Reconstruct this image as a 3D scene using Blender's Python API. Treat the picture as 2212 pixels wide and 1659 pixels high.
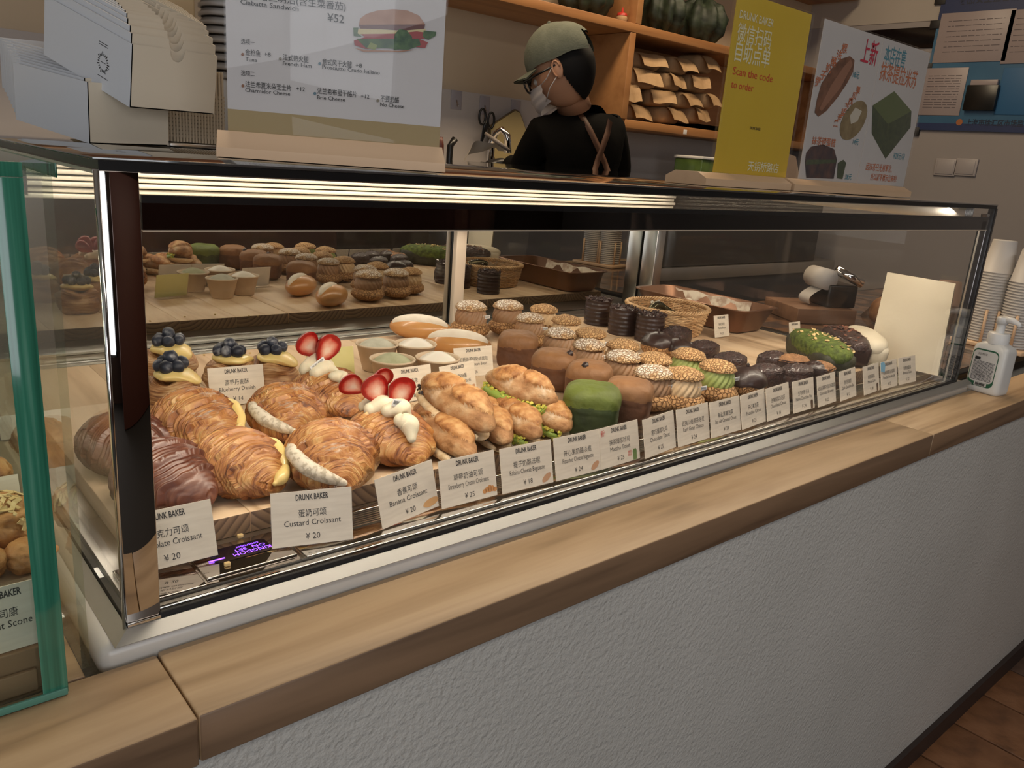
import bpy, bmesh, math, random
from mathutils import Vector, Matrix, noise
random.seed(7)
C = bpy.context.scene.collection
PI = math.pi
for o in list(bpy.data.objects): bpy.data.objects.remove(o)

# ---------------------------------------------------------------- camera, light, exposure
CZ = 1.36                                  # eye height above the floor
FPX = 1733.84                              # focal length for a 2212 px wide frame
YAW, PITCH, ROLL = 0.72530734, 0.27823803, 0.07903503
FWD = Vector((math.sin(YAW)*math.cos(PITCH), math.cos(YAW)*math.cos(PITCH), -math.sin(PITCH)))
_r = Vector((math.cos(YAW), -math.sin(YAW), 0)); _u = _r.cross(FWD)
RGT = _r*math.cos(ROLL) + _u*math.sin(ROLL)
UPV = -_r*math.sin(ROLL) + _u*math.cos(ROLL)
cam_d = bpy.data.cameras.new('camera'); cam = bpy.data.objects.new('camera', cam_d); C.objects.link(cam)
cam_d.sensor_width = 36; cam_d.lens = FPX/2212*36; cam_d.clip_start = .02
m = Matrix((RGT, UPV, -FWD)).transposed().to_4x4(); m.translation = Vector((0, 0, CZ))
cam.matrix_world = m
bpy.context.scene.camera = cam
sc = bpy.context.scene
sc.view_settings.view_transform = 'Standard'; sc.view_settings.look = 'None'
sc.view_settings.gamma = 1; sc.view_settings.use_curve_mapping = False
sc.view_settings.exposure = 0.0
w = bpy.data.worlds.new('World'); sc.world = w; w.use_nodes = True
w.node_tree.nodes['Background'].inputs[0].default_value = (.80, .88, 1, 1)
w.node_tree.nodes['Background'].inputs[1].default_value = .5

def area(name, loc, size, power, col, rot=(0, 0, 0)):
    d = bpy.data.lights.new(name, 'AREA'); d.shape = 'RECTANGLE'; d.size, d.size_y = size
    d.energy = power; d.color = col
    o = bpy.data.objects.new(name, d); C.objects.link(o); o.location = loc; o.rotation_euler = rot
    return o
area('shop_window_light', (-1.0, -3.2, 1.6), (2.2, 2.0), 38, (.96, .97, 1), (PI/2, 0, 0))
area('side_fill_light', (-2.15, -.3, 1.75), (1.8, 1.6), 17, (.93, .96, 1), (PI/2, 0, -PI/2))  # added daylight fill for left-facing sides; that wall has no window
area('ceiling_light_front', (1.6, -.9, 2.85), (3.2, .4), 17, (1, .93, .84))
area('ceiling_light_kitchen', (2.0, 1.9, 2.85), (3.0, .3), 44, (1, .78, .52))
LED = (1, .88, .70)
area('case_light_front', (1.045, .735, 1.3205), (1.68, .022), 9.5, LED, (math.radians(26), 0, 0))
area('case_light_rear', (1.045, 1.44, 1.318), (1.68, .03), 3.4, LED, (math.radians(-12), 0, 0))

# ---------------------------------------------------------------- helpers
def ray(px, py): return FWD*FPX + RGT*(px-1106) - UPV*(py-829.5)
def at_z(px, py, z): d = ray(px, py); return d*((z-CZ)/d.z) + Vector((0, 0, CZ))
def at_y(px, py, y): d = ray(px, py); return d*(y/d.y) + Vector((0, 0, CZ))
def at_x(px, py, x): d = ray(px, py); return d*(x/d.x) + Vector((0, 0, CZ))
def at_pl(px, py, P, n): d = ray(px, py); o = Vector((0, 0, CZ)); return o + d*((Vector(P)-o).dot(n)/d.dot(n))
def mpp(p): return (Vector(p)-Vector((0, 0, CZ))).dot(FWD)/FPX      # metres per pixel at a point

class MB:
    def __init__(s): s.v = []; s.f = []; s.sm = []; s.uv = []; s.mi = []
    def add(s, vs, fs, smooth=False, uvs=None, mi=0):
        b = len(s.v); s.v += [tuple(p) for p in vs]
        for f in fs:
            s.f.append(tuple(i+b for i in f)); s.sm.append(smooth); s.mi.append(mi)
        s.uv += uvs if uvs else [(p[0], p[1]) for p in vs]
        return s
    def box(s, x0, x1, y0, y1, z0, z1, M=None, mi=0):
        vs = [Vector((x, y, z)) for z in (z0, z1) for y in (y0, y1) for x in (x0, x1)]
        if M: vs = [M @ p for p in vs]
        return s.add(vs, [(0,2,3,1),(4,5,7,6),(0,1,5,4),(2,6,7,3),(0,4,6,2),(1,3,7,5)], mi=mi)
    def bbox(s, x0, x1, y0, y1, z0, z1, r=.003, M=None, mi=0):       # box with chamfered edges
        bm = bmesh.new(); bmesh.ops.create_cube(bm, size=1)
        for v in bm.verts: v.co = Vector(((x0+x1)/2+v.co.x*(x1-x0), (y0+y1)/2+v.co.y*(y1-y0), (z0+z1)/2+v.co.z*(z1-z0)))
        bmesh.ops.bevel(bm, geom=bm.edges[:], offset=r, segments=2, affect='EDGES', profile=.5)
        s.bm(bm, M, True, mi); return s
    def bm(s, bm, M=None, smooth=False, mi=0):
        bm.verts.ensure_lookup_table()
        vs = [(M @ v.co) if M else v.co.copy() for v in bm.verts]
        s.add(vs, [[v.index for v in f.verts] for f in bm.faces], smooth, mi=mi); bm.free()
    def grid(s, nu, nv, fn, cu=False, cv=False, smooth=True, mi=0, flip=False):   # fn(u,v in 0..1)
        vs = []; uvs = []
        for i in range(nu + (0 if cu else 1)):
            for j in range(nv + (0 if cv else 1)):
                vs.append(fn(i/nu, j/nv)); uvs.append((i/nu, j/nv))
        W = nv + (0 if cv else 1); H = nu + (0 if cu else 1); fs = []
        for i in range(nu):
            for j in range(nv):
                a = i*W+j; b = ((i+1) % H)*W+j; c = ((i+1) % H)*W+(j+1) % W; d = i*W+(j+1) % W
                fs.append((a, d, c, b) if flip else (a, b, c, d))
        return s.add(vs, fs, smooth, uvs, mi)
    def tube(s, pts, r, n=8, cap=True, smooth=True, mi=0):
        pts = [Vector(p) for p in pts]; rr = r if isinstance(r, (list, tuple)) else [r]*len(pts)
        vs = []; a = None
        for i, p in enumerate(pts):
            t = (pts[min(i+1, len(pts)-1)]-pts[max(i-1, 0)]).normalized()
            if a is None: a = t.orthogonal().normalized()
            a = (a - t*a.dot(t)).normalized(); b = t.cross(a)
            for j in range(n):
                q = 2*PI*j/n; vs.append(p + (a*math.cos(q)+b*math.sin(q))*rr[i])
        fs = [(i*n+j, i*n+(j+1) % n, (i+1)*n+(j+1) % n, (i+1)*n+j) for i in range(len(pts)-1) for j in range(n)]
        if cap: fs += [tuple(range(n))[::-1], tuple(range((len(pts)-1)*n, len(pts)*n))]
        return s.add(vs, fs, smooth, mi=mi)
    def lathe(s, prof, n=32, M=None, smooth=True, mi=0):            # prof = [(r,z)...]
        vs = [Vector((r*math.cos(2*PI*j/n), r*math.sin(2*PI*j/n), z)) for r, z in prof for j in range(n)]
        if M: vs = [M @ p for p in vs]
        fs = [(i*n+j, i*n+(j+1) % n, (i+1)*n+(j+1) % n, (i+1)*n+j) for i in range(len(prof)-1) for j in range(n)]
        return s.add(vs, fs, smooth, mi=mi)
    def prism(s, poly, z0, z1, M=None, mi=0):                       # polygon in xy, extruded in z
        n = len(poly); vs = [Vector((x, y, z)) for z in (z0, z1) for x, y in poly]
        if M: vs = [M @ p for p in vs]
        fs = [(i, (i+1) % n, n+(i+1) % n, n+i) for i in range(n)] + [tuple(range(n))[::-1], tuple(range(n, 2*n))]
        return s.add(vs, fs, mi=mi)
    def text(s, body, size, M, xs=1.0, align='CENTER', mi=0, depth=0.0, bold=0.0):
        cu = bpy.data.curves.new('t', 'FONT'); cu.body = body; cu.size = size; cu.align_x = align; cu.resolution_u = 2
        cu.extrude = depth; cu.offset = bold
        ob = bpy.data.objects.new('t', cu); me = bpy.data.meshes.new_from_object(ob)
        vs = [M @ Vector((v.co.x*xs, v.co.y, v.co.z)) for v in me.vertices]
        s.add(vs, [tuple(p.vertices) for p in me.polygons], mi=mi)
        bpy.data.objects.remove(ob); bpy.data.curves.remove(cu); bpy.data.meshes.remove(me)
        return s
    def build(s, name, mats, parent=None, loc=None):
        me = bpy.data.meshes.new(name); me.from_pydata(s.v, [], s.f)
        me.polygons.foreach_set('use_smooth', s.sm)
        for mm in (mats if isinstance(mats, (list, tuple)) else [mats]): me.materials.append(mm)
        me.polygons.foreach_set('material_index', s.mi)
        ul = me.uv_layers.new(name='UVMap'); li = [0]*len(me.loops); me.loops.foreach_get('vertex_index', li)
        flat = [c for i in li for c in s.uv[i]]; ul.data.foreach_set('uv', flat)
        me.update()
        o = bpy.data.objects.new(name, me); C.objects.link(o)
        if parent: o.parent = parent
        if loc is not None: o.location = loc
        return o

def tag(o, label=None, cat=None, group=None, kind=None):
    if label: o['label'] = label
    if cat: o['category'] = cat
    if group: o['group'] = group
    if kind: o['kind'] = kind
    return o
def thing(name, label, cat, loc=(0, 0, 0), rz=0, group=None, rot=None):
    o = bpy.data.objects.new(name, None); C.objects.link(o); o.empty_display_size = .02
    o.location = loc; o.rotation_euler = rot if rot else (0, 0, rz)
    return tag(o, label, cat, group)
def copy_tree(o, parent=None):
    c = o.copy(); C.objects.link(c); c.parent = parent
    for ch in [k for k in bpy.data.objects if k.parent == o]: copy_tree(ch, c)
    return c
def dup(o, loc, rz, label, sc_=1.0, rot=None):
    c = copy_tree(o); c.location = loc; c.rotation_euler = rot if rot else (0, 0, rz); c['label'] = label; c.scale = (sc_,)*3
    return c
def fbm(p, s=1, o=3):
    v = 0; a = 1
    for k in range(o): v += a*noise.noise(Vector(p)*s); s *= 2.1; a *= .5
    return v

# ---------------------------------------------------------------- materials
def new_mat(name):
    m = bpy.data.materials.new(name); m.use_nodes = True; nt = m.node_tree
    return m, nt, nt.nodes['Principled BSDF']
def L(nt, a, b): nt.links.new(a, b)
def nd(nt, t, **kw):
    n = nt.nodes.new(t)
    for k, v in kw.items(): setattr(n, k, v)
    return n
def plain(name, col, rough=.5, metal=0, emit=None, es=1, spec=.5, bump=0, bscale=80, coat=0, sss=0):
    m, nt, b = new_mat(name)
    b.inputs['Base Color'].default_value = (*col, 1); b.inputs['Roughness'].default_value = rough
    b.inputs['Metallic'].default_value = metal; b.inputs['Specular IOR Level'].default_value = spec
    b.inputs['Coat Weight'].default_value = coat
    if sss: b.inputs['Subsurface Weight'].default_value = sss; b.inputs['Subsurface Radius'].default_value = (.01, .005, .003); b.inputs['Subsurface Scale'].default_value = 1
    if emit: b.inputs['Emission Color'].default_value = (*emit, 1); b.inputs['Emission Strength'].default_value = es
    if bump:
        tc = nd(nt, 'ShaderNodeTexCoord'); n = nd(nt, 'ShaderNodeTexNoise'); n.inputs['Scale'].default_value = bscale; n.inputs['Detail'].default_value = 4
        bp = nd(nt, 'ShaderNodeBump'); bp.inputs['Strength'].default_value = 1; bp.inputs['Distance'].default_value = bump
        L(nt, tc.outputs['Object'], n.inputs['Vector']); L(nt, n.outputs['Fac'], bp.inputs['Height']); L(nt, bp.outputs['Normal'], b.inputs['Normal'])
    return m
def ramp(nt, fac, stops):
    r = nd(nt, 'ShaderNodeValToRGB'); e = r.color_ramp.elements
    while len(e) < len(stops): e.new(.5)
    for k, (p, c) in enumerate(stops): e[k].position = p; e[k].color = (*c, 1)
    L(nt, fac, r.inputs['Fac']); return r.outputs['Color']
def noisy(name, stops, scale=20, rough=.6, bump=0, bscale=None, stretch=(1, 1, 1), detail=5, coord='Object', coat=0, spec=.5, dist=0, metal=0):
    m, nt, b = new_mat(name)
    tc = nd(nt, 'ShaderNodeTexCoord'); mp = nd(nt, 'ShaderNodeMapping'); mp.inputs['Scale'].default_value = stretch
    n = nd(nt, 'ShaderNodeTexNoise'); n.inputs['Scale'].default_value = scale; n.inputs['Detail'].default_value = detail; n.inputs['Distortion'].default_value = dist
    L(nt, tc.outputs[coord], mp.inputs['Vector']); L(nt, mp.outputs[0], n.inputs['Vector'])
    L(nt, ramp(nt, n.outputs['Fac'], stops), b.inputs['Base Color'])
    b.inputs['Roughness'].default_value = rough; b.inputs['Coat Weight'].default_value = coat; b.inputs['Specular IOR Level'].default_value = spec; b.inputs['Metallic'].default_value = metal
    if bump:
        n2 = nd(nt, 'ShaderNodeTexNoise'); n2.inputs['Scale'].default_value = bscale or scale; n2.inputs['Detail'].default_value = 6
        L(nt, mp.outputs[0], n2.inputs['Vector'])
        bp = nd(nt, 'ShaderNodeBump'); bp.inputs['Distance'].default_value = bump
        L(nt, n2.outputs['Fac'], bp.inputs['Height']); L(nt, bp.outputs['Normal'], b.inputs['Normal'])
    return m
def wood(name, light, mid, dark, along='X', ring=9, rough=.45):
    m, nt, b = new_mat(name)
    tc = nd(nt, 'ShaderNodeTexCoord'); mp = nd(nt, 'ShaderNodeMapping')
    mp.inputs['Scale'].default_value = (.09, 1, 1) if along == 'X' else ((1, .09, 1) if along == 'Y' else (1, 1, .09))
    oi = nd(nt, 'ShaderNodeObjectInfo'); ad = nd(nt, 'ShaderNodeVectorMath', operation='ADD'); ml = nd(nt, 'ShaderNodeMath', operation='MULTIPLY'); ml.inputs[1].default_value = 7
    L(nt, oi.outputs['Random'], ml.inputs[0]); L(nt, tc.outputs['Object'], ad.inputs[0]); L(nt, ml.outputs[0], ad.inputs[1]); L(nt, ad.outputs[0], mp.inputs['Vector'])
    n = nd(nt, 'ShaderNodeTexNoise'); n.inputs['Scale'].default_value = ring; n.inputs['Detail'].default_value = 4; n.inputs['Distortion'].default_value = .6
    L(nt, mp.outputs[0], n.inputs['Vector'])
    mu = nd(nt, 'ShaderNodeMath', operation='MULTIPLY'); mu.inputs[1].default_value = 9; L(nt, n.outputs['Fac'], mu.inputs[0])
    fr = nd(nt, 'ShaderNodeMath', operation='PINGPONG'); fr.inputs[1].default_value = 1; L(nt, mu.outputs[0], fr.inputs[0])
    n2 = nd(nt, 'ShaderNodeTexNoise'); n2.inputs['Scale'].default_value = ring*9; n2.inputs['Detail'].default_value = 5; L(nt, mp.outputs[0], n2.inputs['Vector'])
    mx = nd(nt, 'ShaderNodeMath', operation='MULTIPLY_ADD'); L(nt, n2.outputs['Fac'], mx.inputs[0]); mx.inputs[1].default_value = .55
    m3 = nd(nt, 'ShaderNodeMath', operation='MULTIPLY'); m3.inputs[1].default_value = .5; L(nt, fr.outputs[0], m3.inputs[0]); L(nt, m3.outputs[0], mx.inputs[2])
    L(nt, ramp(nt, mx.outputs[0], [(.12, dark), (.42, mid), (.75, light)]), b.inputs['Base Color'])
    b.inputs['Roughness'].default_value = rough
    bp = nd(nt, 'ShaderNodeBump'); bp.inputs['Distance'].default_value = .0006; L(nt, mx.outputs[0], bp.inputs['Height']); L(nt, bp.outputs['Normal'], b.inputs['Normal'])
    return m
def glass(name, tint=(1, 1, 1), base=.035, edge=.7, gcol=(1, 1, 1), rough=0, haze=0, hcol=(1, 1, 1)):
    m = bpy.data.materials.new(name); m.use_nodes = True; nt = m.node_tree; nt.nodes.clear()
    out = nd(nt, 'ShaderNodeOutputMaterial'); t = nd(nt, 'ShaderNodeBsdfTransparent'); g = nd(nt, 'ShaderNodeBsdfGlossy'); mx = nd(nt, 'ShaderNodeMixShader')
    t.inputs[0].default_value = (*tint, 1); g.inputs['Roughness'].default_value = rough; g.inputs['Color'].default_value = (*gcol, 1)
    lw = nd(nt, 'ShaderNodeLayerWeight'); pw = nd(nt, 'ShaderNodeMath', operation='POWER'); pw.inputs[1].default_value = 4
    ma = nd(nt, 'ShaderNodeMath', operation='MULTIPLY_ADD'); ma.inputs[1].default_value = edge; ma.inputs[2].default_value = base
    L(nt, lw.outputs['Facing'], pw.inputs[0]); L(nt, pw.outputs[0], ma.inputs[0]); L(nt, ma.outputs[0], mx.inputs[0])
    L(nt, t.outputs[0], mx.inputs[1]); L(nt, g.outputs[0], mx.inputs[2]); last = mx.outputs[0]
    if haze:
        d = nd(nt, 'ShaderNodeBsdfDiffuse'); d.inputs[0].default_value = (*hcol, 1); m2 = nd(nt, 'ShaderNodeMixShader'); m2.inputs[0].default_value = haze
        L(nt, last, m2.inputs[1]); L(nt, d.outputs[0], m2.inputs[2]); last = m2.outputs[0]
    L(nt, last, out.inputs['Surface']); return m

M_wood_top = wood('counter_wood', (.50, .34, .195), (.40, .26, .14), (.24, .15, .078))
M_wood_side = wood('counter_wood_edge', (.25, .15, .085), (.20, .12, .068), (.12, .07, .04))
M_board = wood('pine_board', (.72, .53, .345), (.64, .45, .28), (.42, .26, .14), along='Y', ring=9)
M_beech = wood('beech', (.72, .50, .32), (.66, .45, .28), (.55, .36, .21), ring=4)
M_shelfwood = wood('shelf_wood', (.42, .20, .075), (.36, .165, .06), (.27, .115, .04), ring=4)
M_alu = plain('brushed_aluminium', (.62, .60, .56), .28, 1)
M_chrome = plain('polished_steel', (.72, .70, .67), .10, 1)
M_mirror = plain('mirror_steel', (.55, .50, .46), .02, 1)
M_black = plain('black_plastic', (.008, .008, .008), .3)
M_rubber = plain('black_gasket', (.010, .010, .011), .55)
M_glass = glass('clear_glass', base=.018, edge=.55)
M_mark = plain('black_print', (.018, .018, .018), .6)
M_white = plain('white_plastic', (.74, .73, .71), .35)
M_card = noisy('card_paper', [(.3, (.66, .57, .46)), (.7, (.75, .66, .54))], 30, .55, stretch=(1, 1, 8))
M_acrylic = glass('clear_acrylic', base=.018, edge=.3)
M_text = plain('card_ink', (.045, .04, .038), .7)
# ---------------------------------------------------------------- the room
def struct(name, mb, mat, parent=None, loc=None):
    o = mb.build(name, mat, parent, loc); o['kind'] = 'structure'; return o
M_plaster = noisy('stucco_white', [(.3, (.50, .478, .435)), (.7, (.56, .535, .49))], 3, .75, bump=.0035, bscale=150)
M_wallback = noisy('cream_wall', [(.3, (.58, .45, .30)), (.7, (.62, .49, .34))], 2, .7)
M_walltile = noisy('wall_panel', [(.3, (.50, .45, .42)), (.7, (.53, .48, .45))], 2, .22)
M_wallright = noisy('grey_wall', [(.3, (.30, .275, .27)), (.7, (.325, .30, .29))], 2, .35)
M_dark = plain('dark_brown_wall', (.055, .028, .02), .6)
M_ceil = plain('ceiling_paint', (.45, .43, .40), .8)
ZC = .916                                                        # counter top height
XR, YB = 4.5, 2.75
fl = struct('floor', MB().box(-3, 6.5, -3.4, 3.2, -.06, -.012), plain('grout', (.03, .026, .022), .9))
M_tiles = [noisy('clay_tile', [(.25, (.10, .045, .02)), (.5, (.26, .115, .05)), (.8, (.36, .17, .08))], 14, .5, .0015, 60, detail=8),
           noisy('brown_tile', [(.25, (.07, .04, .028)), (.5, (.13, .075, .052)), (.8, (.20, .12, .08))], 14, .5, .0015, 60, detail=8)]
ts = []
for k in range(2): ts.append(MB().bbox(-.0975, .0975, -.11, .11, -.011, 0, .002).build('tile', M_tiles[k], fl))
rr = random.Random(3); first = [1, 1]
for i in range(10):
    for j in range(8):
        x = 1.84 + i*.203; y = .46 - j*.226
        k = 1 if rr.random() < .35 else 0
        if i == 0 and j == 0: k = 0
        if i == 0 and j == 1: k = 1
        if first[k]: t = ts[k]; first[k] = 0
        else: t = ts[k].copy(); C.objects.link(t)
        t.location = (x, y, rr.uniform(-.001, .001))
struct('wall_back', MB().box(-2.2, XR, YB, YB+.1, 1.585, 2.9), M_wallback)
struct('trim_1', MB().box(-2.2, XR, YB-.012, YB, .0, 1.585), M_walltile)
struct('wall_right', MB().box(XR, XR+.1, -3.4, YB+.1, 0, 2.9), M_wallright)
pw_ = at_x(1900, 60, XR-.02)
struct('wall_left', MB().box(-2.3, -2.2, -3.4, YB+.1, 0, 2.9), M_dark)
struct('ceiling', MB().box(-2.3, XR+.1, -3.4, YB+.1, 2.9, 3.0), M_ceil)
struct('wall_front', MB().box(.2, XR, -3.4, -3.3, 0, 2.9).box(-2.3, .2, -3.4, -3.3, 0, .55).box(-2.3, .2, -3.4, -3.3, 2.65, 2.9), M_dark)
wn = struct('window_1', MB().box(-2.2, .2, -3.38, -3.37, .55, 2.65), glass('shop_window_glass'))
f = MB()
for x in (-2.2, -1.4, -.6, .15): f.box(x, x+.05, -3.4, -3.34, .55, 2.65)
f.box(-2.2, .2, -3.4, -3.34, .55, .61).box(-2.2, .2, -3.4, -3.34, 2.59, 2.65)
f.build('window_frame', M_black, wn)
# unseen brown cabinet added opposite the counter to keep the mirrored strip dark
cb = thing('added_brown_cabinet', 'unseen tall red-brown cabinet added opposite the counter for dark reflections', 'cabinet', (1.6, -2.6, 0))
MB().bbox(-1.2, 1.4, -.25, .25, 0, 2.3, .01).build('body', plain('red_brown_paint', (.10, .035, .025), .5), cb)

# ---------------------------------------------------------------- counter
YF = .548
ct = thing('service_counter', 'long service counter with white stucco front under wooden worktop', 'counter', (1.5, .9, 0))
def loc(o, mb): return mb
def rel(mb, root):                                              # world coordinates -> local to root
    q = Vector(root.location); mb.v = [(v[0]-q.x, v[1]-q.y, v[2]-q.z) for v in mb.v]; return mb
rel(MB().box(-2.0, 3.7, YF+.008, 1.60, 0, .868), ct).build('stucco_body', M_plaster, ct)
rel(MB().box(-2.0, 3.7, YF-.004, YF+.010, 0, .055), ct).build('skirting', plain('dark_skirting', (.035, .022, .018), .5), ct)
wt = thing('wooden_worktop', 'thick light wooden worktop running along the top of the counter', 'worktop', (1.5, .9, .87))
def plank(x0, x1, y0, y1, z0=.871, z1=ZC, dz=0):
    p = rel(MB().bbox(x0, x1, y0, y1, z0+dz, z1+dz, .0022), wt)
    o = p.build('plank', [M_wood_top, M_wood_side], wt)
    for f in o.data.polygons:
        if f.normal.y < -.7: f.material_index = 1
    return o
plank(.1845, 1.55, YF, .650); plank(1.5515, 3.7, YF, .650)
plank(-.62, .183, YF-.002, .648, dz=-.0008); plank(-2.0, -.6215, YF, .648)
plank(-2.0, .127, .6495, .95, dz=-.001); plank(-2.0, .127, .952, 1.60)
# marble slab under the case
mar = MB().bbox(.139, 1.985, .652, 1.62, .900, .934, .010).build('marble_slab', noisy('white_marble', [(.3, (.50, .47, .42)), (.55, (.58, .55, .50)), (.75, (.62, .59, .55))], 4, .25, detail=8), None)
tag(mar, 'white marble slab with rounded front edge under the big display case', 'slab')

# ---------------------------------------------------------------- the display case
CX0, CX1, CYF, CYB, CZ0, CZT = .161, 1.931, .662, 1.60, .934, 1.335
case = thing('display_case', 'long glass pastry display case with mirrored steel frame on marble slab', 'display case', (1.046, 1.1, CZ0))
def part(name, mb, mat): return rel(mb, case).build(name, mat, case)
# base trim in three facets with mitred corner
def trim_front(y0, y1, z0, z1):
    a = .150-(.646-y0)*0
    return [(CX0-.012-(CYF-y0)*.0, y0, z0), (1.95, y0, z0), (1.95, y1, z1), (CX0-.012+(y1-y0), y1, z1)]
tr = MB()
tr.add([(.150, .646, .9345), (1.985, .646, .9345), (1.985, .660, .9415), (.164, .660, .9415)], [(0, 1, 2, 3)])
tr.add([(.150, .646, .9345), (.164, .660, .9415), (.164, 1.60, .9415), (.150, 1.60, .9345)], [(0, 1, 2, 3)])
tr.box(.150, 1.985, .646, 1.60, .9342, .9344)
part('base_trim', tr, plain('satin_aluminium', (.46, .45, .43), .42, 1))
part('front_gasket', MB().box(.192, CX1-.01, .6605, .664, .934, .9465), M_rubber)
part('side_gasket', MB().box(.1645, .170, .668, 1.58, .936, .947), M_rubber)
# inner sill profiles just behind the glass
for k, (y0, y1, z, mt) in enumerate([(.668, .674, .9475, M_chrome), (.6745, .680, .9455, M_alu), (.6805, .6835, .947, M_rubber)]):
    part('sill_profile', MB().bbox(.175, CX1-.012, y0, y1, .936, z, .0012), mt)
part('deck', MB().box(.175, CX1-.012, .684, 1.585, .936, .942), M_alu)
# air grille: one metal lip and a row of slats running along the case
part('grille_lip', MB().bbox(.345, CX1-.02, .6845, .715, .9421, .947, .001), M_chrome)
part('grille_lip', MB().bbox(.345, CX1-.02, .750, .760, .9421, .948, .001), M_chrome)
for k in range(7):
    y = .7175+k*.0047
    part('grille_slat', MB().box(.345, CX1-.02, y, y+.0021, .9421, .9475), M_alu)
cp = part('control_panel', MB().bbox(.245, .338, .692, .752, .9421, .949, .001).bbox(.236, .340, .684, .758, .9421, .9455, .001), M_mirror)
MB().prism([(-.030, -.010), (-.025, -.014), (.025, -.014), (.030, -.010), (.030, .010), (.025, .014), (-.025, .014), (-.030, .010)], 0, .0008).build('screen', plain('black_screen', (.006, .005, .01), .12), cp, (-1.046+.292, .727-1.1, .949-CZ0+.0001))
M_led = plain('violet_display', (.05, .02, .2), .5, emit=(.20, .06, 1), es=5)
Mt = Matrix.Translation((-1.046+.302, .7265-1.1, .9500-CZ0)) @ Matrix.Rotation(PI, 4, 'Z')
MB().text('KINGDOM', .0085, Mt @ Matrix.Translation((0, .003, 0))).text('ON  SET', .007, Mt @ Matrix.Translation((0, -.004, 0)), 1.3).text('controller', .006, Mt @ Matrix.Translation((0, -.0095, 0))).box(-.020, -.004, -.001, .001, 0, .0002, Matrix.Translation((-1.046+.277, .720-1.1, .9500-CZ0))).build('display_text', M_led, cp)
part('metal_plate', MB().bbox(.178, .243, .686, .758, .9421, .9465, .001), M_mirror)
# top: black slab with glossy grey surface, chrome edges
part('top_panel', MB().bbox(CX0, CX1, CYF, CYB, CZT-.0022, CZT, .0004), plain('glossy_top', (.045, .042, .04), .05, 0, spec=1.0, coat=1))
part('top_slab', MB().box(CX0+.004, CX1, CYF+.001, CYB-.002, CZT-.0095, CZT-.0023), M_black)
part('side_top_edge', MB().box(CX0, CX0+.004, CYF+.002, CYB, CZT-.012, CZT-.0092), M_alu)
# mirrored post strip at the left front corner and the narrow chrome edge
part('corner_strip', MB().bbox(CX0+.0035, .1925, CYF-.0005, CYF+.0035, .9375, CZT-.0095, .0006), M_mirror)
part('corner_edge', MB().tube([(CX0+.0022, CYF+.001, .9375), (CX0+.0022, CYF+.001, CZT-.0095)], .0022, 10), M_chrome)
part('strip_foot', MB().bbox(CX0+.0035, .1925, CYF-.0018, CYF-.0007, .9375, .9445, .0003), M_chrome)
# panes
part('front_glass', MB().box(.1925, CX1-.014, CYF, CYF+.004, .9467, CZT-.0096), M_glass)
part('side_glass', MB().box(CX0+.0035, CX0+.0075, CYF+.004, CYB-.02, .9475, CZT-.013), M_glass)
part('end_glass', MB().box(CX1-.022, CX1-.018, CYF+.02, CYB-.02, .943, CZT-.03), M_glass)
# bars near the top behind the front glass
part('front_rail', MB().box(.195, CX1-.02, CYF+.0045, CYF+.0085, 1.3022, 1.3080), M_black)
part('front_mask', MB().box(.195, CX1-.02, CYF+.0045, CYF+.0075, 1.2813, 1.3021), glass('dark_band_glass', (.10, .085, .08), .085, .5))
part('mask_edge', MB().box(.195, CX1-.02, CYF+.0042, CYF+.0082, 1.2801, 1.2812), plain('band_edge', (.75, .60, .45), .4))
part('led_bar', MB().box(.21, CX1-.04, .716, .752, 1.3215, 1.3254), M_alu)
# ribbed aluminium rails along the rear top and the right end
rb = MB()
for k in range(9):
    z = 1.234+k*.0098; rb.bbox(.21, 1.905, 1.50+.006*(k % 2), 1.53, z, z+.0072, .0015)
part('rear_top_rail', rb, plain('rail_metal', (.84, .78, .66), .35, .15))
rb = MB()
for k in range(7):
    x = 1.868+k*.0065; rb.bbox(x, x+.0045, .70, 1.50, 1.298-.002*(k % 2), 1.325, .001)
part('end_top_rail', rb, M_alu)
# right end posts
part('end_post', MB().bbox(CX1-.010, CX1+.004, CYF, CYF+.014, .937, CZT-.0085, .001), plain('dark_post', (.020, .019, .019), .22))
ep = MB()
for k in range(4): ep.bbox(CX1-.028+k*.0045, CX1-.0245+k*.0045, CYF+.006+.002*(k % 2), CYF+.020, .940, CZT-.021, .0008)
part('end_post_profile', ep, M_chrome)
part('end_post_gasket', MB().box(CX1-.052, CX1-.029, CYF+.0045, CYF+.012, .944, 1.2990), plain('post_gasket', (.012, .014, .014), .15))
part('end_post_gasket_edge', MB().box(CX1-.0545, CX1-.0525, CYF+.0045, CYF+.008, .944, 1.2800), M_alu)
# rear sliding doors: semi mirror glass
M_rear = glass('dark_sliding_glass', (.30, .31, .32), .45, .45, gcol=(.92, .90, .84))
YG = 1.575
dx = [(.205, 1.178), (1.19, 2.0)]
for k, (x0, x1) in enumerate([(.205, 1.170), (1.200, 1.905)]):
    d = part('sliding_door', MB().box(x0, x1, YG, YG+.003, .95, 1.27), M_rear)
    f = MB(); f.bbox(x1-.012 if k else x1-.004, x1+.012 if k else x1+.003, YG-.004, YG-.0005, .95, 1.27, .001)
    f.bbox(x0, x1, YG-.004, YG-.0005, 1.262, 1.275, .001)
    rel(MB(), case)
    fo = f; q = Vector(case.location); fo.v = [(v[0]-q.x, v[1]-q.y, v[2]-q.z) for v in fo.v]; fo.build('door_frame', M_black, d)
part('door_post', MB().bbox(1.166, 1.196, YG-.022, YG-.006, .943, 1.27, .002), plain('post_paint', (.72, .60, .48), .35, .2))
part('rear_corner_post', MB().bbox(1.868, 1.905, 1.52, YG-.004, .943, 1.24, .002), M_alu)
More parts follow.
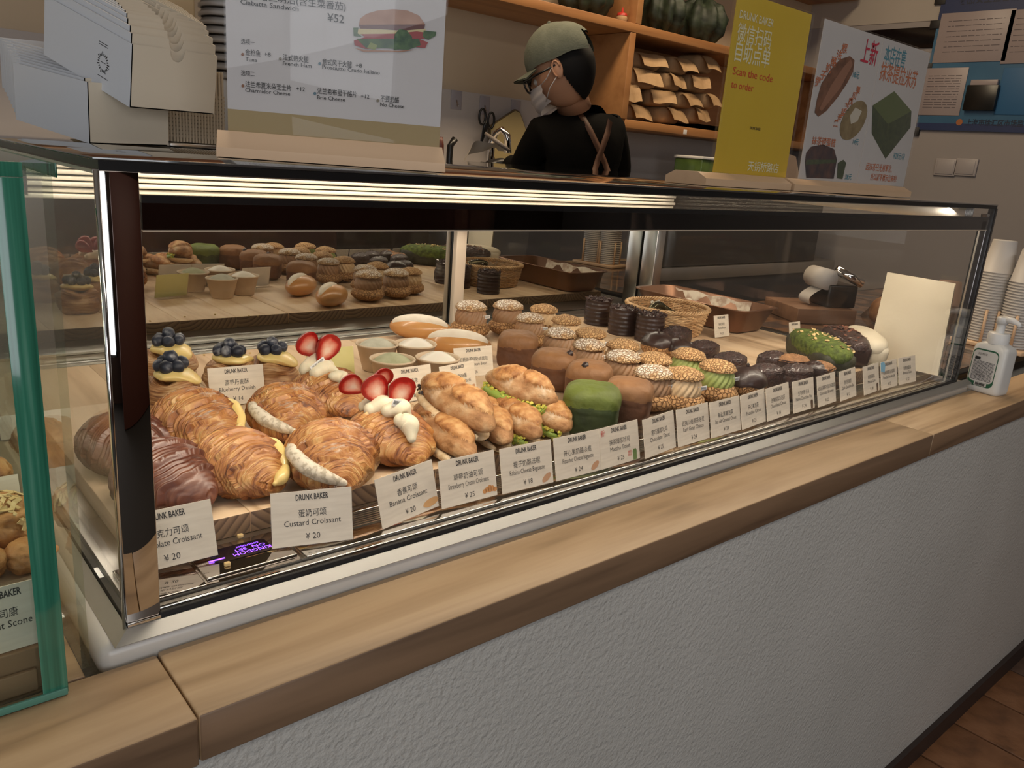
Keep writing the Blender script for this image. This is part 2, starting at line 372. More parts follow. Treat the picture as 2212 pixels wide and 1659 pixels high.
part('rear_sill', MB().bbox(.18, 1.91, 1.525, YG-.0045, .9421, .950, .001), M_alu)
part('rear_frame', MB().bbox(.165, 1.93, 1.586, 1.60, .936, .95, .002).bbox(.165, 1.93, 1.586, 1.60, 1.275, 1.325, .002), M_black)
# ---------------------------------------------------------------- food materials
def uvnoise_mat(name, stops, su, sv, rough=.45, bump=.0012, sugar=0.0, coat=.15, dark=None, sc2=28):
    m, nt, b = new_mat(name)
    uv = nd(nt, 'ShaderNodeUVMap'); mp = nd(nt, 'ShaderNodeMapping'); mp.inputs['Scale'].default_value = (su, sv, 1)
    n = nd(nt, 'ShaderNodeTexNoise'); n.inputs['Scale'].default_value = 1; n.inputs['Detail'].default_value = 3; n.inputs['Distortion'].default_value = .25
    L(nt, uv.outputs[0], mp.inputs['Vector']); L(nt, mp.outputs[0], n.inputs['Vector'])
    tc = nd(nt, 'ShaderNodeTexCoord'); n2 = nd(nt, 'ShaderNodeTexNoise'); n2.inputs['Scale'].default_value = sc2; n2.inputs['Detail'].default_value = 3
    L(nt, tc.outputs['Object'], n2.inputs['Vector'])
    a = nd(nt, 'ShaderNodeMath', operation='MULTIPLY_ADD'); a.inputs[1].default_value = .55; L(nt, n2.outputs['Fac'], a.inputs[0])
    a2 = nd(nt, 'ShaderNodeMath', operation='MULTIPLY'); a2.inputs[1].default_value = .62; L(nt, n.outputs['Fac'], a2.inputs[0]); L(nt, a2.outputs[0], a.inputs[2])
    col = ramp(nt, a.outputs[0], stops)
    if sugar:
        ge = nd(nt, 'ShaderNodeNewGeometry'); sx = nd(nt, 'ShaderNodeSeparateXYZ'); L(nt, ge.outputs['Normal'], sx.inputs[0])
        n3 = nd(nt, 'ShaderNodeTexNoise'); n3.inputs['Scale'].default_value = 38; n3.inputs['Detail'].default_value = 8; n3.inputs['Roughness'].default_value = .75; L(nt, tc.outputs['Object'], n3.inputs['Vector'])
        s1 = nd(nt, 'ShaderNodeMath', operation='MULTIPLY_ADD'); s1.inputs[1].default_value = .30; L(nt, sx.outputs[2], s1.inputs[0]); L(nt, n3.outputs['Fac'], s1.inputs[2])
        s2 = nd(nt, 'ShaderNodeMapRange'); s2.inputs['From Min'].default_value = .90-sugar; s2.inputs['From Max'].default_value = 1.06-sugar; s2.inputs['To Max'].default_value = .7; L(nt, s1.outputs[0], s2.inputs['Value'])
        mx = nd(nt, 'ShaderNodeMix', data_type='RGBA'); L(nt, s2.outputs[0], mx.inputs['Factor']); L(nt, col, mx.inputs['A']); mx.inputs['B'].default_value = (.70, .64, .56, 1); col = mx.outputs['Result']
    L(nt, col, b.inputs['Base Color']); b.inputs['Roughness'].default_value = rough; b.inputs['Coat Weight'].default_value = coat; b.inputs['Coat Roughness'].default_value = .3
    bp = nd(nt, 'ShaderNodeBump'); bp.inputs['Distance'].default_value = bump; L(nt, n.outputs['Fac'], bp.inputs['Height']); L(nt, bp.outputs['Normal'], b.inputs['Normal'])
    return m
def crackle_mat(name, base, crack, scale=150, powder=0.0):
    m, nt, b = new_mat(name)
    tc = nd(nt, 'ShaderNodeTexCoord'); nn = nd(nt, 'ShaderNodeTexNoise'); nn.inputs['Scale'].default_value = 90
    mxv = nd(nt, 'ShaderNodeMix', data_type='VECTOR'); mxv.inputs['Factor'].default_value = .006
    L(nt, tc.outputs['Object'], nn.inputs['Vector']); L(nt, tc.outputs['Object'], mxv.inputs['A']); L(nt, nn.outputs['Color'], mxv.inputs['B'])
    v = nd(nt, 'ShaderNodeTexVoronoi', feature='DISTANCE_TO_EDGE'); v.inputs['Scale'].default_value = scale; L(nt, mxv.outputs['Result'], v.inputs['Vector'])
    mr = nd(nt, 'ShaderNodeMapRange'); mr.inputs['From Max'].default_value = .16; L(nt, v.outputs['Distance'], mr.inputs['Value'])
    n2 = nd(nt, 'ShaderNodeTexNoise'); n2.inputs['Scale'].default_value = 60; n2.inputs['Detail'].default_value = 6; L(nt, tc.outputs['Object'], n2.inputs['Vector'])
    c1 = ramp(nt, mr.outputs[0], [(0, crack), (.45, tuple((a+2*c)/3 for a, c in zip(crack, base))), (1, base)])
    col = c1
    if powder:
        ge = nd(nt, 'ShaderNodeNewGeometry'); sx = nd(nt, 'ShaderNodeSeparateXYZ'); L(nt, ge.outputs['Normal'], sx.inputs[0])
        s1 = nd(nt, 'ShaderNodeMath', operation='MULTIPLY_ADD'); s1.inputs[1].default_value = .4; L(nt, sx.outputs[2], s1.inputs[0]); L(nt, n2.outputs['Fac'], s1.inputs[2])
        s2 = nd(nt, 'ShaderNodeMapRange'); s2.inputs['From Min'].default_value = .62; s2.inputs['From Max'].default_value = .95; s2.inputs['To Max'].default_value = powder; L(nt, s1.outputs[0], s2.inputs['Value'])
        m1 = nd(nt, 'ShaderNodeMath', operation='MULTIPLY'); L(nt, s2.outputs[0], m1.inputs[0]); L(nt, mr.outputs[0], m1.inputs[1])
        mx = nd(nt, 'ShaderNodeMix', data_type='RGBA'); L(nt, m1.outputs[0], mx.inputs['Factor']); L(nt, col, mx.inputs['A']); mx.inputs['B'].default_value = (.80, .74, .66, 1); col = mx.outputs['Result']
    L(nt, col, b.inputs['Base Color']); b.inputs['Roughness'].default_value = .75
    bp = nd(nt, 'ShaderNodeBump'); bp.inputs['Distance'].default_value = .0022; L(nt, mr.outputs[0], bp.inputs['Height']); L(nt, bp.outputs['Normal'], b.inputs['Normal'])
    return m
CRO = [(.40, (.085, .022, .006)), (.50, (.26, .082, .018)), (.60, (.43, .175, .045)), (.70, (.56, .30, .10)), (.78, (.66, .46, .22))]
M_cro = uvnoise_mat('laminated_pastry', CRO, 95, 4, sugar=.06, bump=.0025, coat=.3)
M_cro2 = uvnoise_mat('laminated_pastry_sugared', CRO, 110, 3.5, sugar=.12, bump=.0025)
M_danish = uvnoise_mat('danish_pastry', [(.42, (.14, .045, .014)), (.56, (.36, .165, .06)), (.72, (.60, .38, .19))], 30, 9, sugar=.05, rough=.6, bump=.002)
M_chocro = uvnoise_mat('chocolate_pastry', [(.35, (.045, .012, .007)), (.55, (.12, .035, .018)), (.75, (.22, .08, .04))], 40, 3, bump=.0006, coat=.4, rough=.35)
M_custard = plain('custard', (.78, .58, .22), .35, sss=.15, coat=.2, bump=.0006, bscale=60)
M_banana = noisy('banana_cream', [(.42, (.45, .38, .28)), (.5, (.66, .58, .46)), (.7, (.70, .63, .51))], 160, .55, .0006, 80)
M_cream = plain('whipped_cream', (.72, .64, .47), .55, sss=.12, bump=.001, bscale=90)
M_blue = noisy('blueberry_skin', [(.38, (.008, .010, .020)), (.56, (.028, .033, .052)), (.78, (.42, .41, .41))], 70, .5, .0003, 90, detail=9)
def berry_mat():
    m, nt, b = new_mat('strawberry'); uv = nd(nt, 'ShaderNodeUVMap'); s = nd(nt, 'ShaderNodeSeparateXYZ'); L(nt, uv.outputs[0], s.inputs[0])
    tc = nd(nt, 'ShaderNodeTexCoord'); n = nd(nt, 'ShaderNodeTexNoise'); n.inputs['Scale'].default_value = 120; n.inputs['Detail'].default_value = 6; L(nt, tc.outputs['Object'], n.inputs['Vector'])
    a = nd(nt, 'ShaderNodeMath', operation='MULTIPLY_ADD'); a.inputs[1].default_value = .35; L(nt, n.outputs['Fac'], a.inputs[0]); L(nt, s.outputs[0], a.inputs[2])
    L(nt, ramp(nt, a.outputs[0], [(.30, (.78, .56, .44)), (.66, (.66, .26, .18)), (.92, (.42, .022, .015)), (1.0, (.28, .008, .006))]), b.inputs['Base Color'])
    b.inputs['Roughness'].default_value = .3
    bp = nd(nt, 'ShaderNodeBump'); bp.inputs['Distance'].default_value = .0008; L(nt, n.outputs['Fac'], bp.inputs['Height']); L(nt, bp.outputs['Normal'], b.inputs['Normal']); return m
M_berry = berry_mat()
M_leaf = plain('green_calyx', (.10, .16, .04), .6)
M_bag = noisy('baguette_crust', [(.34, (.20, .080, .022)), (.48, (.38, .19, .075)), (.58, (.47, .29, .145)), (.72, (.60, .47, .34))], 34, .7, .002, 170, detail=10)
M_ear = noisy('baguette_ear', [(.34, (.22, .075, .018)), (.5, (.42, .19, .058)), (.7, (.58, .35, .15))], 60, .6, .003, 120, detail=10)
M_crumb = noisy('bread_crumb', [(.35, (.62, .42, .22)), (.7, (.80, .66, .45))], 90, .8, .002, 130)
M_pist = plain('pistachio_cream', (.24, .34, .06), .45)
M_pistn = noisy('pistachio_pieces', [(.4, (.30, .38, .05)), (.6, (.62, .50, .08))], 200, .7)
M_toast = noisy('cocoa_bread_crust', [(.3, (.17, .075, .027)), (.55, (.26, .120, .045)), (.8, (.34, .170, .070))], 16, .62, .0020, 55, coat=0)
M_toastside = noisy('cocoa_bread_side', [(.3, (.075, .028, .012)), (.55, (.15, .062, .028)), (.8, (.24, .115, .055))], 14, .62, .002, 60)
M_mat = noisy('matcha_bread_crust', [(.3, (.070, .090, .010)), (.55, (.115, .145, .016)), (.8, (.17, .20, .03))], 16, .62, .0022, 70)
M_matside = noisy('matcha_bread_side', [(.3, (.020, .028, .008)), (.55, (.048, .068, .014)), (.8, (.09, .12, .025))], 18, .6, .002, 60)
M_crk = crackle_mat('craquelin', (.62, .37, .165), (.32, .145, .05), 175)
M_crkp = crackle_mat('craquelin_powdered', (.62, .40, .20), (.34, .165, .07), 175, powder=.85)
M_crkb = crackle_mat('craquelin_base', (.50, .28, .12), (.24, .105, .04), 140)
M_teacream = noisy('tea_cream', [(.3, (.30, .17, .09)), (.7, (.38, .22, .12))], 50, .5)
M_salted = noisy('caramel_cream', [(.3, (.62, .43, .24)), (.7, (.70, .51, .31))], 50, .5)
M_green = noisy('green_cream', [(.3, (.30, .36, .10)), (.7, (.40, .46, .15))], 50, .5)
M_choc = noisy('dark_chocolate', [(.3, (.022, .011, .009)), (.7, (.048, .025, .020))], 40, .38, .0015, 60, coat=.1)
M_chocrough = noisy('rough_chocolate', [(.3, (.018, .008, .007)), (.6, (.055, .024, .018)), (.85, (.11, .05, .038))], 130, .48, .004, 210, detail=8, coat=.25)
M_brown = noisy('brown_sponge', [(.3, (.20, .09, .035)), (.7, (.38, .19, .08))], 90, .7, .003, 180)

# ---------------------------------------------------------------- food shapes
def sphere_radial(mb, f, nu=28, nv=40, c=(0, 0, 0), M=None, mi=0):
    c = Vector(c)
    def g(u, v):
        t = PI*u; a = 2*PI*v; d = Vector((math.sin(t)*math.cos(a), math.sin(t)*math.sin(a), math.cos(t)))
        p = f(d)
        p = (d*p if not isinstance(p, Vector) else p) + c
        return (M @ p) if M else p
    return mb.grid(nu, nv, g, cv=True, mi=mi)
def sup(d, a, b, c, n): return (abs(d.x/a)**n+abs(d.y/b)**n+abs(d.z/c)**n)**(-1/n)
def ell(mb, a, b, c, ctr=(0, 0, 0), n=2, am=0.0, fs=30, nu=20, nv=28, M=None, sd=0, mi=0):
    return sphere_radial(mb, lambda d: sup(d, a, b, c, n)*(1+am*fbm(d*fs*.05+Vector((sd, 0, 0)), 1.5)), nu, nv, ctr, M, mi)
def croissant_mesh(seed, Lc=.132, Wc=.056, Hc=.078, bend=.22, layers=7):
    rd = random.Random(seed); ph = rd.random()*9
    def g(u, v):
        t = u; e = math.sin(PI*min(max(t, 0), 1)**.92)**.62 if 0 < t < 1 else 0
        k = t*layers + .55*noise.noise(Vector((math.cos(2*PI*v)*1.2, math.sin(2*PI*v)*1.2, ph)))*1.0
        fr = k-math.floor(k)
        step = 1 + .16*(abs(t-.5)*1.1+.35)*((fr if t > .5 else 1-fr)**2.2 - .4)*1.3
        fine = 1 + .020*math.sin(k*2*PI*4 + 3*noise.noise(Vector((v*6, ph, t*4)))) + .022*noise.noise(Vector((math.cos(2*PI*v)*2.5, math.sin(2*PI*v)*2.5, t*9+ph)))
        R = e*step*fine; a = 2*PI*v
        x = Wc*R*math.cos(a); z = Hc*.56*R*(math.sin(a) if math.sin(a) > 0 else .72*math.sin(a))
        y = (t-.5)*Lc
        x += bend*Lc*((t-.5)**2*4)*.35*(1 if seed % 2 else -1)
        return Vector((x, y + .012*R*max(0, math.sin(a)), z + Hc*.40*(.45+.55*e)))
    mb = MB(); mb.grid(230, 100, g, cv=True); return mb
def surf_blob(pts, rs, seed=0, n=18, am=.12):
    P = [Vector(p) for p in pts]; Q = []; R = []
    cr = lambda a, b, c, d, t: .5*((2*b)+(c-a)*t+(2*a-5*b+4*c-d)*t*t+(3*b-a-3*c+d)*t**3)
    for i in range(len(P)-1):
        p0 = P[max(i-1, 0)]; p3 = P[min(i+2, len(P)-1)]
        for k in range(8):
            t = k/8; Q.append(cr(p0, P[i], P[i+1], p3, t)); e = t*t*(3-2*t); R.append((rs[i]*(1-e)+rs[i+1]*e)*(1+am*noise.noise(Vector((i+t, seed, 0))*1.7)))
    Q.append(P[-1]); R.append(rs[-1])
    d0 = (Q[0]-Q[1]).normalized(); d1 = (Q[-1]-Q[-2]).normalized()
    for s_ in (.35, .65, .88, .99):
        q = math.sqrt(1-s_*s_); Q.insert(0, P[0]+d0*rs[0]*s_); R.insert(0, rs[0]*q); Q.append(P[-1]+d1*rs[-1]*s_); R.append(rs[-1]*q)
    return MB().tube(Q, R, n)
BZ = .967
def endgrain(name):
    m, nt, b = new_mat(name); tc = nd(nt, 'ShaderNodeTexCoord'); oi = nd(nt, 'ShaderNodeObjectInfo')
    cx = nd(nt, 'ShaderNodeCombineXYZ'); ml = nd(nt, 'ShaderNodeMath', operation='MULTIPLY_ADD'); ml.inputs[1].default_value = .12; ml.inputs[2].default_value = -.06
    L(nt, oi.outputs['Random'], ml.inputs[0]); L(nt, ml.outputs[0], cx.inputs[0]); cx.inputs[2].default_value = .045
    nn = nd(nt, 'ShaderNodeTexNoise'); nn.inputs['Scale'].default_value = 9; L(nt, tc.outputs['Object'], nn.inputs['Vector'])
    mp = nd(nt, 'ShaderNodeMapping'); mp.inputs['Scale'].default_value = (1, 0, 1); L(nt, tc.outputs['Object'], mp.inputs[0])
    d = nd(nt, 'ShaderNodeVectorMath', operation='DISTANCE'); L(nt, mp.outputs[0], d.inputs[0]); L(nt, cx.outputs[0], d.inputs[1])
    a = nd(nt, 'ShaderNodeMath', operation='MULTIPLY_ADD'); a.inputs[1].default_value = .02; L(nt, nn.outputs['Fac'], a.inputs[0]); L(nt, d.outputs['Value'], a.inputs[2])
    m2 = nd(nt, 'ShaderNodeMath', operation='MULTIPLY'); m2.inputs[1].default_value = 115; L(nt, a.outputs[0], m2.inputs[0])
    fr = nd(nt, 'ShaderNodeMath', operation='FRACT'); L(nt, m2.outputs[0], fr.inputs[0])
    L(nt, ramp(nt, fr.outputs[0], [(.0, (.26, .16, .09)), (.5, (.20, .12, .068)), (.85, (.095, .055, .032)), (1, (.25, .15, .085))]), b.inputs['Base Color']); b.inputs['Roughness'].default_value = .6; return m
M_end = endgrain('pine_end_grain')
bx = [(.2, .812, 'left', 5), (.8135, 1.405, 'middle', 4), (1.4065, 1.865, 'right', 3)]
for x0, x1, nm, n in bx:
    o = thing('display_board', {'left': 'pine display board under the croissants at the left end of the case', 'middle': 'pine display board under the baguettes, cube breads and cream puffs', 'right': 'pine display board under basket and loaf cakes at the right end'}[nm], 'board', ((x0+x1)/2, 1.1, BZ), 0, 'pine boards inside the case')
    w_ = (x1-x0)/n
    for k in range(n):
        pk = MB().bbox(-w_/2+.0002, w_/2-.0002, -.327, .335, -.0245, random.uniform(-.0003, 0), .0010).build('plank', [M_board, M_end], o, ((k+.5)*w_-(x1-x0)/2, 0, 0))
        for f in pk.data.polygons:
            if abs(f.normal.y) > .7: f.material_index = 1
def pos(px, py, h): p = at_z(px, py, BZ+h); p.z = BZ; return p

def pick_mesh():                                                  # little printed plastic pick; faces -y
    m = MB().bbox(-.0135, .0135, -.0005, .0005, 0, .0068, .0003)
    m.text('DRUNK BAKER', .0052, Matrix.Translation((0, -.0007, .0018)) @ Matrix.Rotation(PI/2, 4, 'X'), .62, mi=1)
    return m
PM = [M_white, M_mark]

# croissants ------------------------------------------------------------------
G = 'large croissants at the left end of the case'
def croissant(seed, mat, label, p, rz, kind, sc_=1.0):
    t = thing('croissant', label, 'croissant', p, rz, G)
    croissant_mesh(seed).build('pastry', mat, t)
    if kind == 'custard':
        surf_blob([(.030, -.055, .030), (.041, -.035, .040), (.047, -.012, .048), (.046, .012, .050)], [.003, .009, .010, .004], seed).build('custard_filling', M_custard, t)
        surf_blob([(.005, -.066, .026), (.018, -.062, .029), (.031, -.053, .034)], [.003, .009, .006], seed+1).build('custard_filling', M_custard, t)
    if kind == 'banana':
        surf_blob([(-.046, .010, .048), (-.050, -.012, .047), (-.043, -.038, .040), (-.026, -.056, .032), (-.006, -.064, .024)], [.005, .009, .010, .008, .004], seed).build('banana_filling', M_banana, t)
    t.scale = (sc_,)*3
    return t
croissant(1, M_cro, 'golden croissant oozing yellow custard at its tip, right behind the custard price card', pos(512, 1000, .032), math.radians(14), 'custard', .92)
croissant(4, M_cro2, 'sugar-dusted croissant with grey banana cream bulging out on its left side, front row', pos(716, 985, .032), math.radians(-10), 'banana', .98)
croissant(3, M_cro2, 'big sugar-dusted croissant in second row below the left blueberry danishes', pos(420, 915, .032), math.radians(12), 'custard', 1.0)
croissant(2, M_cro2, 'sugar-dusted croissant in second row left of the strawberry cream croissants', pos(618, 888, .032), math.radians(-8), 'banana', .92)
croissant(5, M_chocro, 'dark reddish chocolate croissant half hidden behind the mirrored corner strip', pos(352, 1030, .032), math.radians(10), '', .95)
croissant(6, M_chocro, 'dark chocolate croissant at the far left behind the side glass', pos(268, 955, .032), math.radians(10), '', .9)

def strawberry(M, parent, calyx=True, w_=.016, h_=.026):
    w_ *= 1.05; h_ *= 1.16
    m = MB()
    def g(u, v):                                                  # cut half: flat face towards -y, rounded back
        a = 2*PI*v; r = u
        x = w_*1.42*math.sin(a)*abs(math.sin(a/2))**1.15; z = h_*.5*math.cos(a)
        return M @ Vector((x*r, 0, -z*r))
    m.grid(8, 36, g, cv=True)
    def g2(u, v):
        a = 2*PI*v; r = math.cos(u*PI/2); x = w_*1.42*math.sin(a)*abs(math.sin(a/2))**1.15; z = h_*.5*math.cos(a)
        return M @ Vector((x*r, math.sin(u*PI/2)*w_*.75, -z*r))
    k = len(m.v); m.grid(8, 36, g2, cv=True, flip=True)
    m.uv[k:] = [(1.0, q[1]) for q in m.uv[k:]]
    o = m.build('strawberry_half', M_berry, parent)
    if calyx:
        c = MB()
        for q in range(5):
            a = -1.2+q*.6; b = Vector((0, 0, -h_*.48))
            c.add([M @ b, M @ (b+Vector((math.sin(a)*.006-.0015, -.002, .001))), M @ (b+Vector((math.sin(a)*.009, -.003, -.004+abs(q-2)*.002))), M @ (b+Vector((math.sin(a)*.006+.0015, -.001, .001)))], [(0, 1, 2, 3)])
        c.build('calyx', M_leaf, o)
    return o
def strawberry_croissant(seed, label, p, rz, n):
    t = thing('croissant', label, 'croissant', p, rz, 'strawberry cream croissants')
    croissant_mesh(seed, .135, .056, .066).build('pastry', M_cro, t)
    ry = Matrix.Rotation
    def dollop(pts, r, s): surf_blob(pts, r, s, 14, .25).build('whipped_cream', M_cream, t)
    if n == 0:
        dollop([(-.022, .030, .060), (0, .034, .066), (.020, .030, .061)], [.010, .017, .008], 1)
        dollop([(-.022, .004, .062), (-.004, .006, .066), (.008, -.002, .060)], [.010, .013, .006], 2)
        dollop([(-.010, -.022, .060), (.002, -.026, .057), (.008, -.042, .045)], [.007, .011, .004], 3)
        strawberry(Matrix.Translation((-.014, .030, .094)) @ ry(.25, 4, 'X') @ ry(-.75, 4, 'Y'), t, False, .017, .046)
        strawberry(Matrix.Translation((.006, .016, .088)) @ ry(.15, 4, 'X') @ ry(.55, 4, 'Y'), t, True, .019, .046)
        pk = pick_mesh(); pk.v = [tuple(Matrix.Translation((-.018, .004, .072)) @ ry(-.5, 4, 'Y') @ Vector(v)) for v in pk.v]; pk.build('name_pick', PM, t)
    else:
        dollop([(-.016, .040, .058), (.004, .042, .063), (.020, .038, .056)], [.008, .014, .007], 4)
        dollop([(-.018, .014, .062), (-.004, .012, .066), (.014, .008, .062)], [.010, .013, .009], 5)
        dollop([(-.006, -.010, .066), (.010, -.014, .068), (.018, -.020, .058)], [.009, .014, .006], 6)
        dollop([(.000, -.034, .060), (.008, -.042, .056), (.006, -.054, .042)], [.009, .013, .006], 7)
        strawberry(Matrix.Translation((-.026, .052, .083)) @ ry(.3, 4, 'X') @ ry(-1.0, 4, 'Y'), t, False, .014, .038)
        strawberry(Matrix.Translation((.010, .050, .088)) @ ry(.3, 4, 'X') @ ry(.9, 4, 'Y'), t, False, .013, .036)
        strawberry(Matrix.Translation((-.008, .018, .084)) @ ry(.15, 4, 'X') @ ry(-.62, 4, 'Y'), t, False, .0165, .044)
        strawberry(Matrix.Translation((.020, .006, .078)) @ ry(.1, 4, 'X') @ ry(.16, 4, 'Y'), t, True, .0175, .046)
        pk = MB().bbox(-.006, .006, -.0005, .0005, 0, .010, .0003)
        for q in range(7): pk.box(-.0045+q*.0012, -.0045+q*.0012+.0006, -.0007, -.0005, .003, .008, mi=1)
        pk.v = [tuple(Matrix.Translation((-.001, -.020, .074)) @ ry(.3, 4, 'Y') @ Vector(v)) for v in pk.v]; pk.build('price_pick', PM, t)
strawberry_croissant(8, 'croissant topped with cream and two strawberry halves, behind the other strawberry croissant', pos(712, 838, .035), math.radians(8), 0)
strawberry_croissant(7, 'croissant topped with cream and four strawberry halves, front one beside the baguettes', pos(838, 935, .032), math.radians(-6), 1)

# blueberry danishes ----------------------------------------------------------
def danish(seed, label, p, rz, n=6):
    t = thing('blueberry_danish', label, 'danish', p, rz, 'blueberry danishes at the left end'); rd = random.Random(seed)
    def g(u, v):
        a = 2*PI*v; q = u*PI; R = 1+.05*math.sin(u*22+2*a+3*noise.noise(Vector((v*5, seed, 0))))+.14*noise.noise(Vector((math.cos(a)*1.6, math.sin(a)*1.6, u*4+seed)))
        rr = .042*(math.sin(q)**.5)*R; dip = .010*max(0, 1-u*4.5)
        return Vector((rr*math.cos(a), rr*math.sin(a)*.92, .026+.029*math.cos(q)*(1+.15*math.sin(3*a+seed)) - dip))
    MB().grid(70, 56, g, cv=True).build('pastry', M_danish, t)
    cu = MB(); sphere_radial(cu, lambda d: Vector((d.x*.030*(1+.2*fbm(d*1.2, 1)), (d.y*.026-(.012 if d.y < 0 else 0)*abs(d.y)), d.z*.010+(-.012*max(0, -d.y)**2))), 18, 28, (0, -.003, .056)); cu.build('custard', M_custard, t)
    for k in range(n):
        a = k*2*PI/(n-1)+seed; r_ = .0175 if k else 0
        b = MB(); rb_ = .0092+rd.random()*.0012
        sphere_radial(b, lambda d: rb_*(1-.22*max(0, d.z-.88)*8 + (.05 if .80 < d.z < .9 else 0)), 16, 18, (0, 0, 0), Matrix.Translation((r_*math.cos(a), r_*math.sin(a)*.8, .068+(.010 if k == 0 else 0)+rd.random()*.002)) @ Matrix.Rotation(rd.uniform(.2, 1.1), 4, Vector((rd.uniform(-1, 1), rd.uniform(-1, 1), 0)).normalized()))
        b.build('blueberry', M_blue, t)
    return t
danish(1, 'blueberry danish standing rearmost beside the mirrored corner strip', pos(366, 765, .045), .3, 7)
danish(2, 'blueberry danish in front of the rearmost one, by the mirrored corner strip', pos(370, 822, .045), 1.0, 7)
danish(3, 'blueberry danish mostly hidden behind the danish price card', pos(497, 795, .040), 2.0, 7)
danish(4, 'blueberry danish standing right of the danish price card', pos(588, 790, .040), .8, 6)

# panna cotta cups -------------------------------------------------------------
M_cup = noisy('kraft_pulp', [(.3, (.56, .42, .28)), (.7, (.62, .48, .34))], 40, .6, stretch=(1, 1, .2))
def dessert_cup(label, p, rz, filling, sc_=1.0):
    t = thing('dessert_cup', label, 'dessert', p, rz, 'paper cups of panna cotta')
    MB().lathe([(.0, .002), (.024, .002), (.0245, 0), (.0255, .002), (.0365, .046), (.0385, .0465), (.0388, .0490), (.0375, .0500), (.0358, .0485), (.0345, .044), (.0255, .008), (0, .007)], 40).build('cup', M_cup, t)
    m = MB(); sphere_radial(m, lambda d: Vector((d.x*.0335, d.y*.0335, d.z*.019 if d.z > 0 else d.z*.02)) * (1+.02*fbm(d*2, 1)), 20, 36, (0, 0, .040)); 
    m.v = [(v[0]*(.62+.38*min(1, max(0, (.062-v[2])/.018))), v[1]*(.62+.38*min(1, max(0, (.062-v[2])/.018))), v[2]) for v in m.v]
    m.build('filling', filling, t)
    MB().text('DRUNK BAKER', .0075, Matrix.Translation((0, -.0322, .022)) @ Matrix.Rotation(PI/2-.24, 4, 'X'), .62, align='RIGHT').build('cup_print', M_mark, t)
    return t
M_ms = noisy('matcha_dust', [(.3, (.34, .34, .20)), (.7, (.46, .46, .30))], 60, .8, .0008, 150)
M_mg = noisy('grey_matcha_dust', [(.3, (.42, .40, .31)), (.7, (.54, .52, .42))], 60, .8, .0008, 150)
M_pc = plain('milk_pudding', (.80, .74, .64), .4, sss=.1)
def rimpos(px, py): p = at_z(px, py, BZ+.050); p.z = BZ; return p
dessert_cup('paper cup with grey-green matcha mound, rear left of the four cups', rimpos(815, 740), 0, M_mg)
dessert_cup('paper cup with white pudding mound, rear right of the four cups', rimpos(898, 740), 0, M_pc)
dessert_cup('paper cup with green matcha mound, front left of the four cups', rimpos(848, 773), 0, M_ms)
dessert_cup('paper cup with white pudding mound, front right of the four cups', rimpos(946, 770), 0, M_pc)

# cream buns ---------------------------------------------------------------------
M_bun = noisy('shiny_bun_crust', [(.3, (.50, .22, .07)), (.7, (.66, .36, .13))], 10, .32, coat=.3)
M_bunw = noisy('white_cream_top', [(.3, (.72, .62, .50)), (.7, (.80, .72, .60))], 60, .7, .001, 120)
def cream_bun(label, p, rz):
    t = thing('cream_bun', label, 'bun', p, rz, 'glossy cream buns')
    m = MB(); sphere_radial(m, lambda d: Vector((d.x*.066*(1-.12*d.y*d.y), d.y*.036, d.z*.026)), 30, 44, (0, 0, .025)); m.build('bun', M_bun, t)
    m = MB(); sphere_radial(m, lambda d: Vector((d.x*.060, d.y*.020*(1-.3*d.x*d.x), d.z*.022)), 20, 36, (0, -.008, .0335)); m.build('cream_stripe', M_bunw, t)
cream_bun('glossy golden cream bun farther from the camera, behind the pudding cups', pos(908, 708, .025), -.75)
cream_bun('glossy golden cream bun nearer the camera, behind the cream bread price card', pos(990, 742, .025), -.75)

# baguettes ------------------------------------------------------------------------
LOBES = [(.30, .205, .20, .135, .9), (.70, .275, .20, .135, .9)]
def lobe(t, v):
    for (ct_, cv_, rt, rv, sl_) in LOBES:
        dt = (t-ct_)/rt; dv = (v-cv_-(t-ct_)*.18)/rv; q = dt*dt+dv*dv
        if q < 1: return 1-q
    return 0
def baguette_mesh(Lb, r, seed, half=0):
    def g(u, v):
        t = u; e = (math.sin(PI*t)**.50 if 0 < t < 1 else 0)*(1+.05*noise.noise(Vector((t*5, seed, 1))))
        a = 2*PI*v; s = math.sin(a); c_ = math.cos(a)
        q = 1+.05*fbm((c_*1.4, s*1.4, t*5+seed), 2)+.02*noise.noise(Vector((c_*5, s*5, t*26+seed)))
        lo = lobe(t, v+.012*noise.noise(Vector((t*14, v*9, seed))))
        q += (.13+.20*lo**.6+.035*noise.noise(Vector((c_*9, s*9, t*50+seed)))) if lo > 0 else 0
        R = r*e*q*.95
        return Vector((R*c_*1.12, (t-.5)*Lb, R*s*(.95 if s > 0 else .62)))
    mb = MB().grid(120, 64, g, cv=True)
    for k, f in enumerate(mb.f):
        u = sum(mb.uv[i][0] for i in f)/4; v = min(mb.uv[i][1] for i in f)+.008
        if lobe(u, v) > .0: mb.mi[k] = 1
    return mb
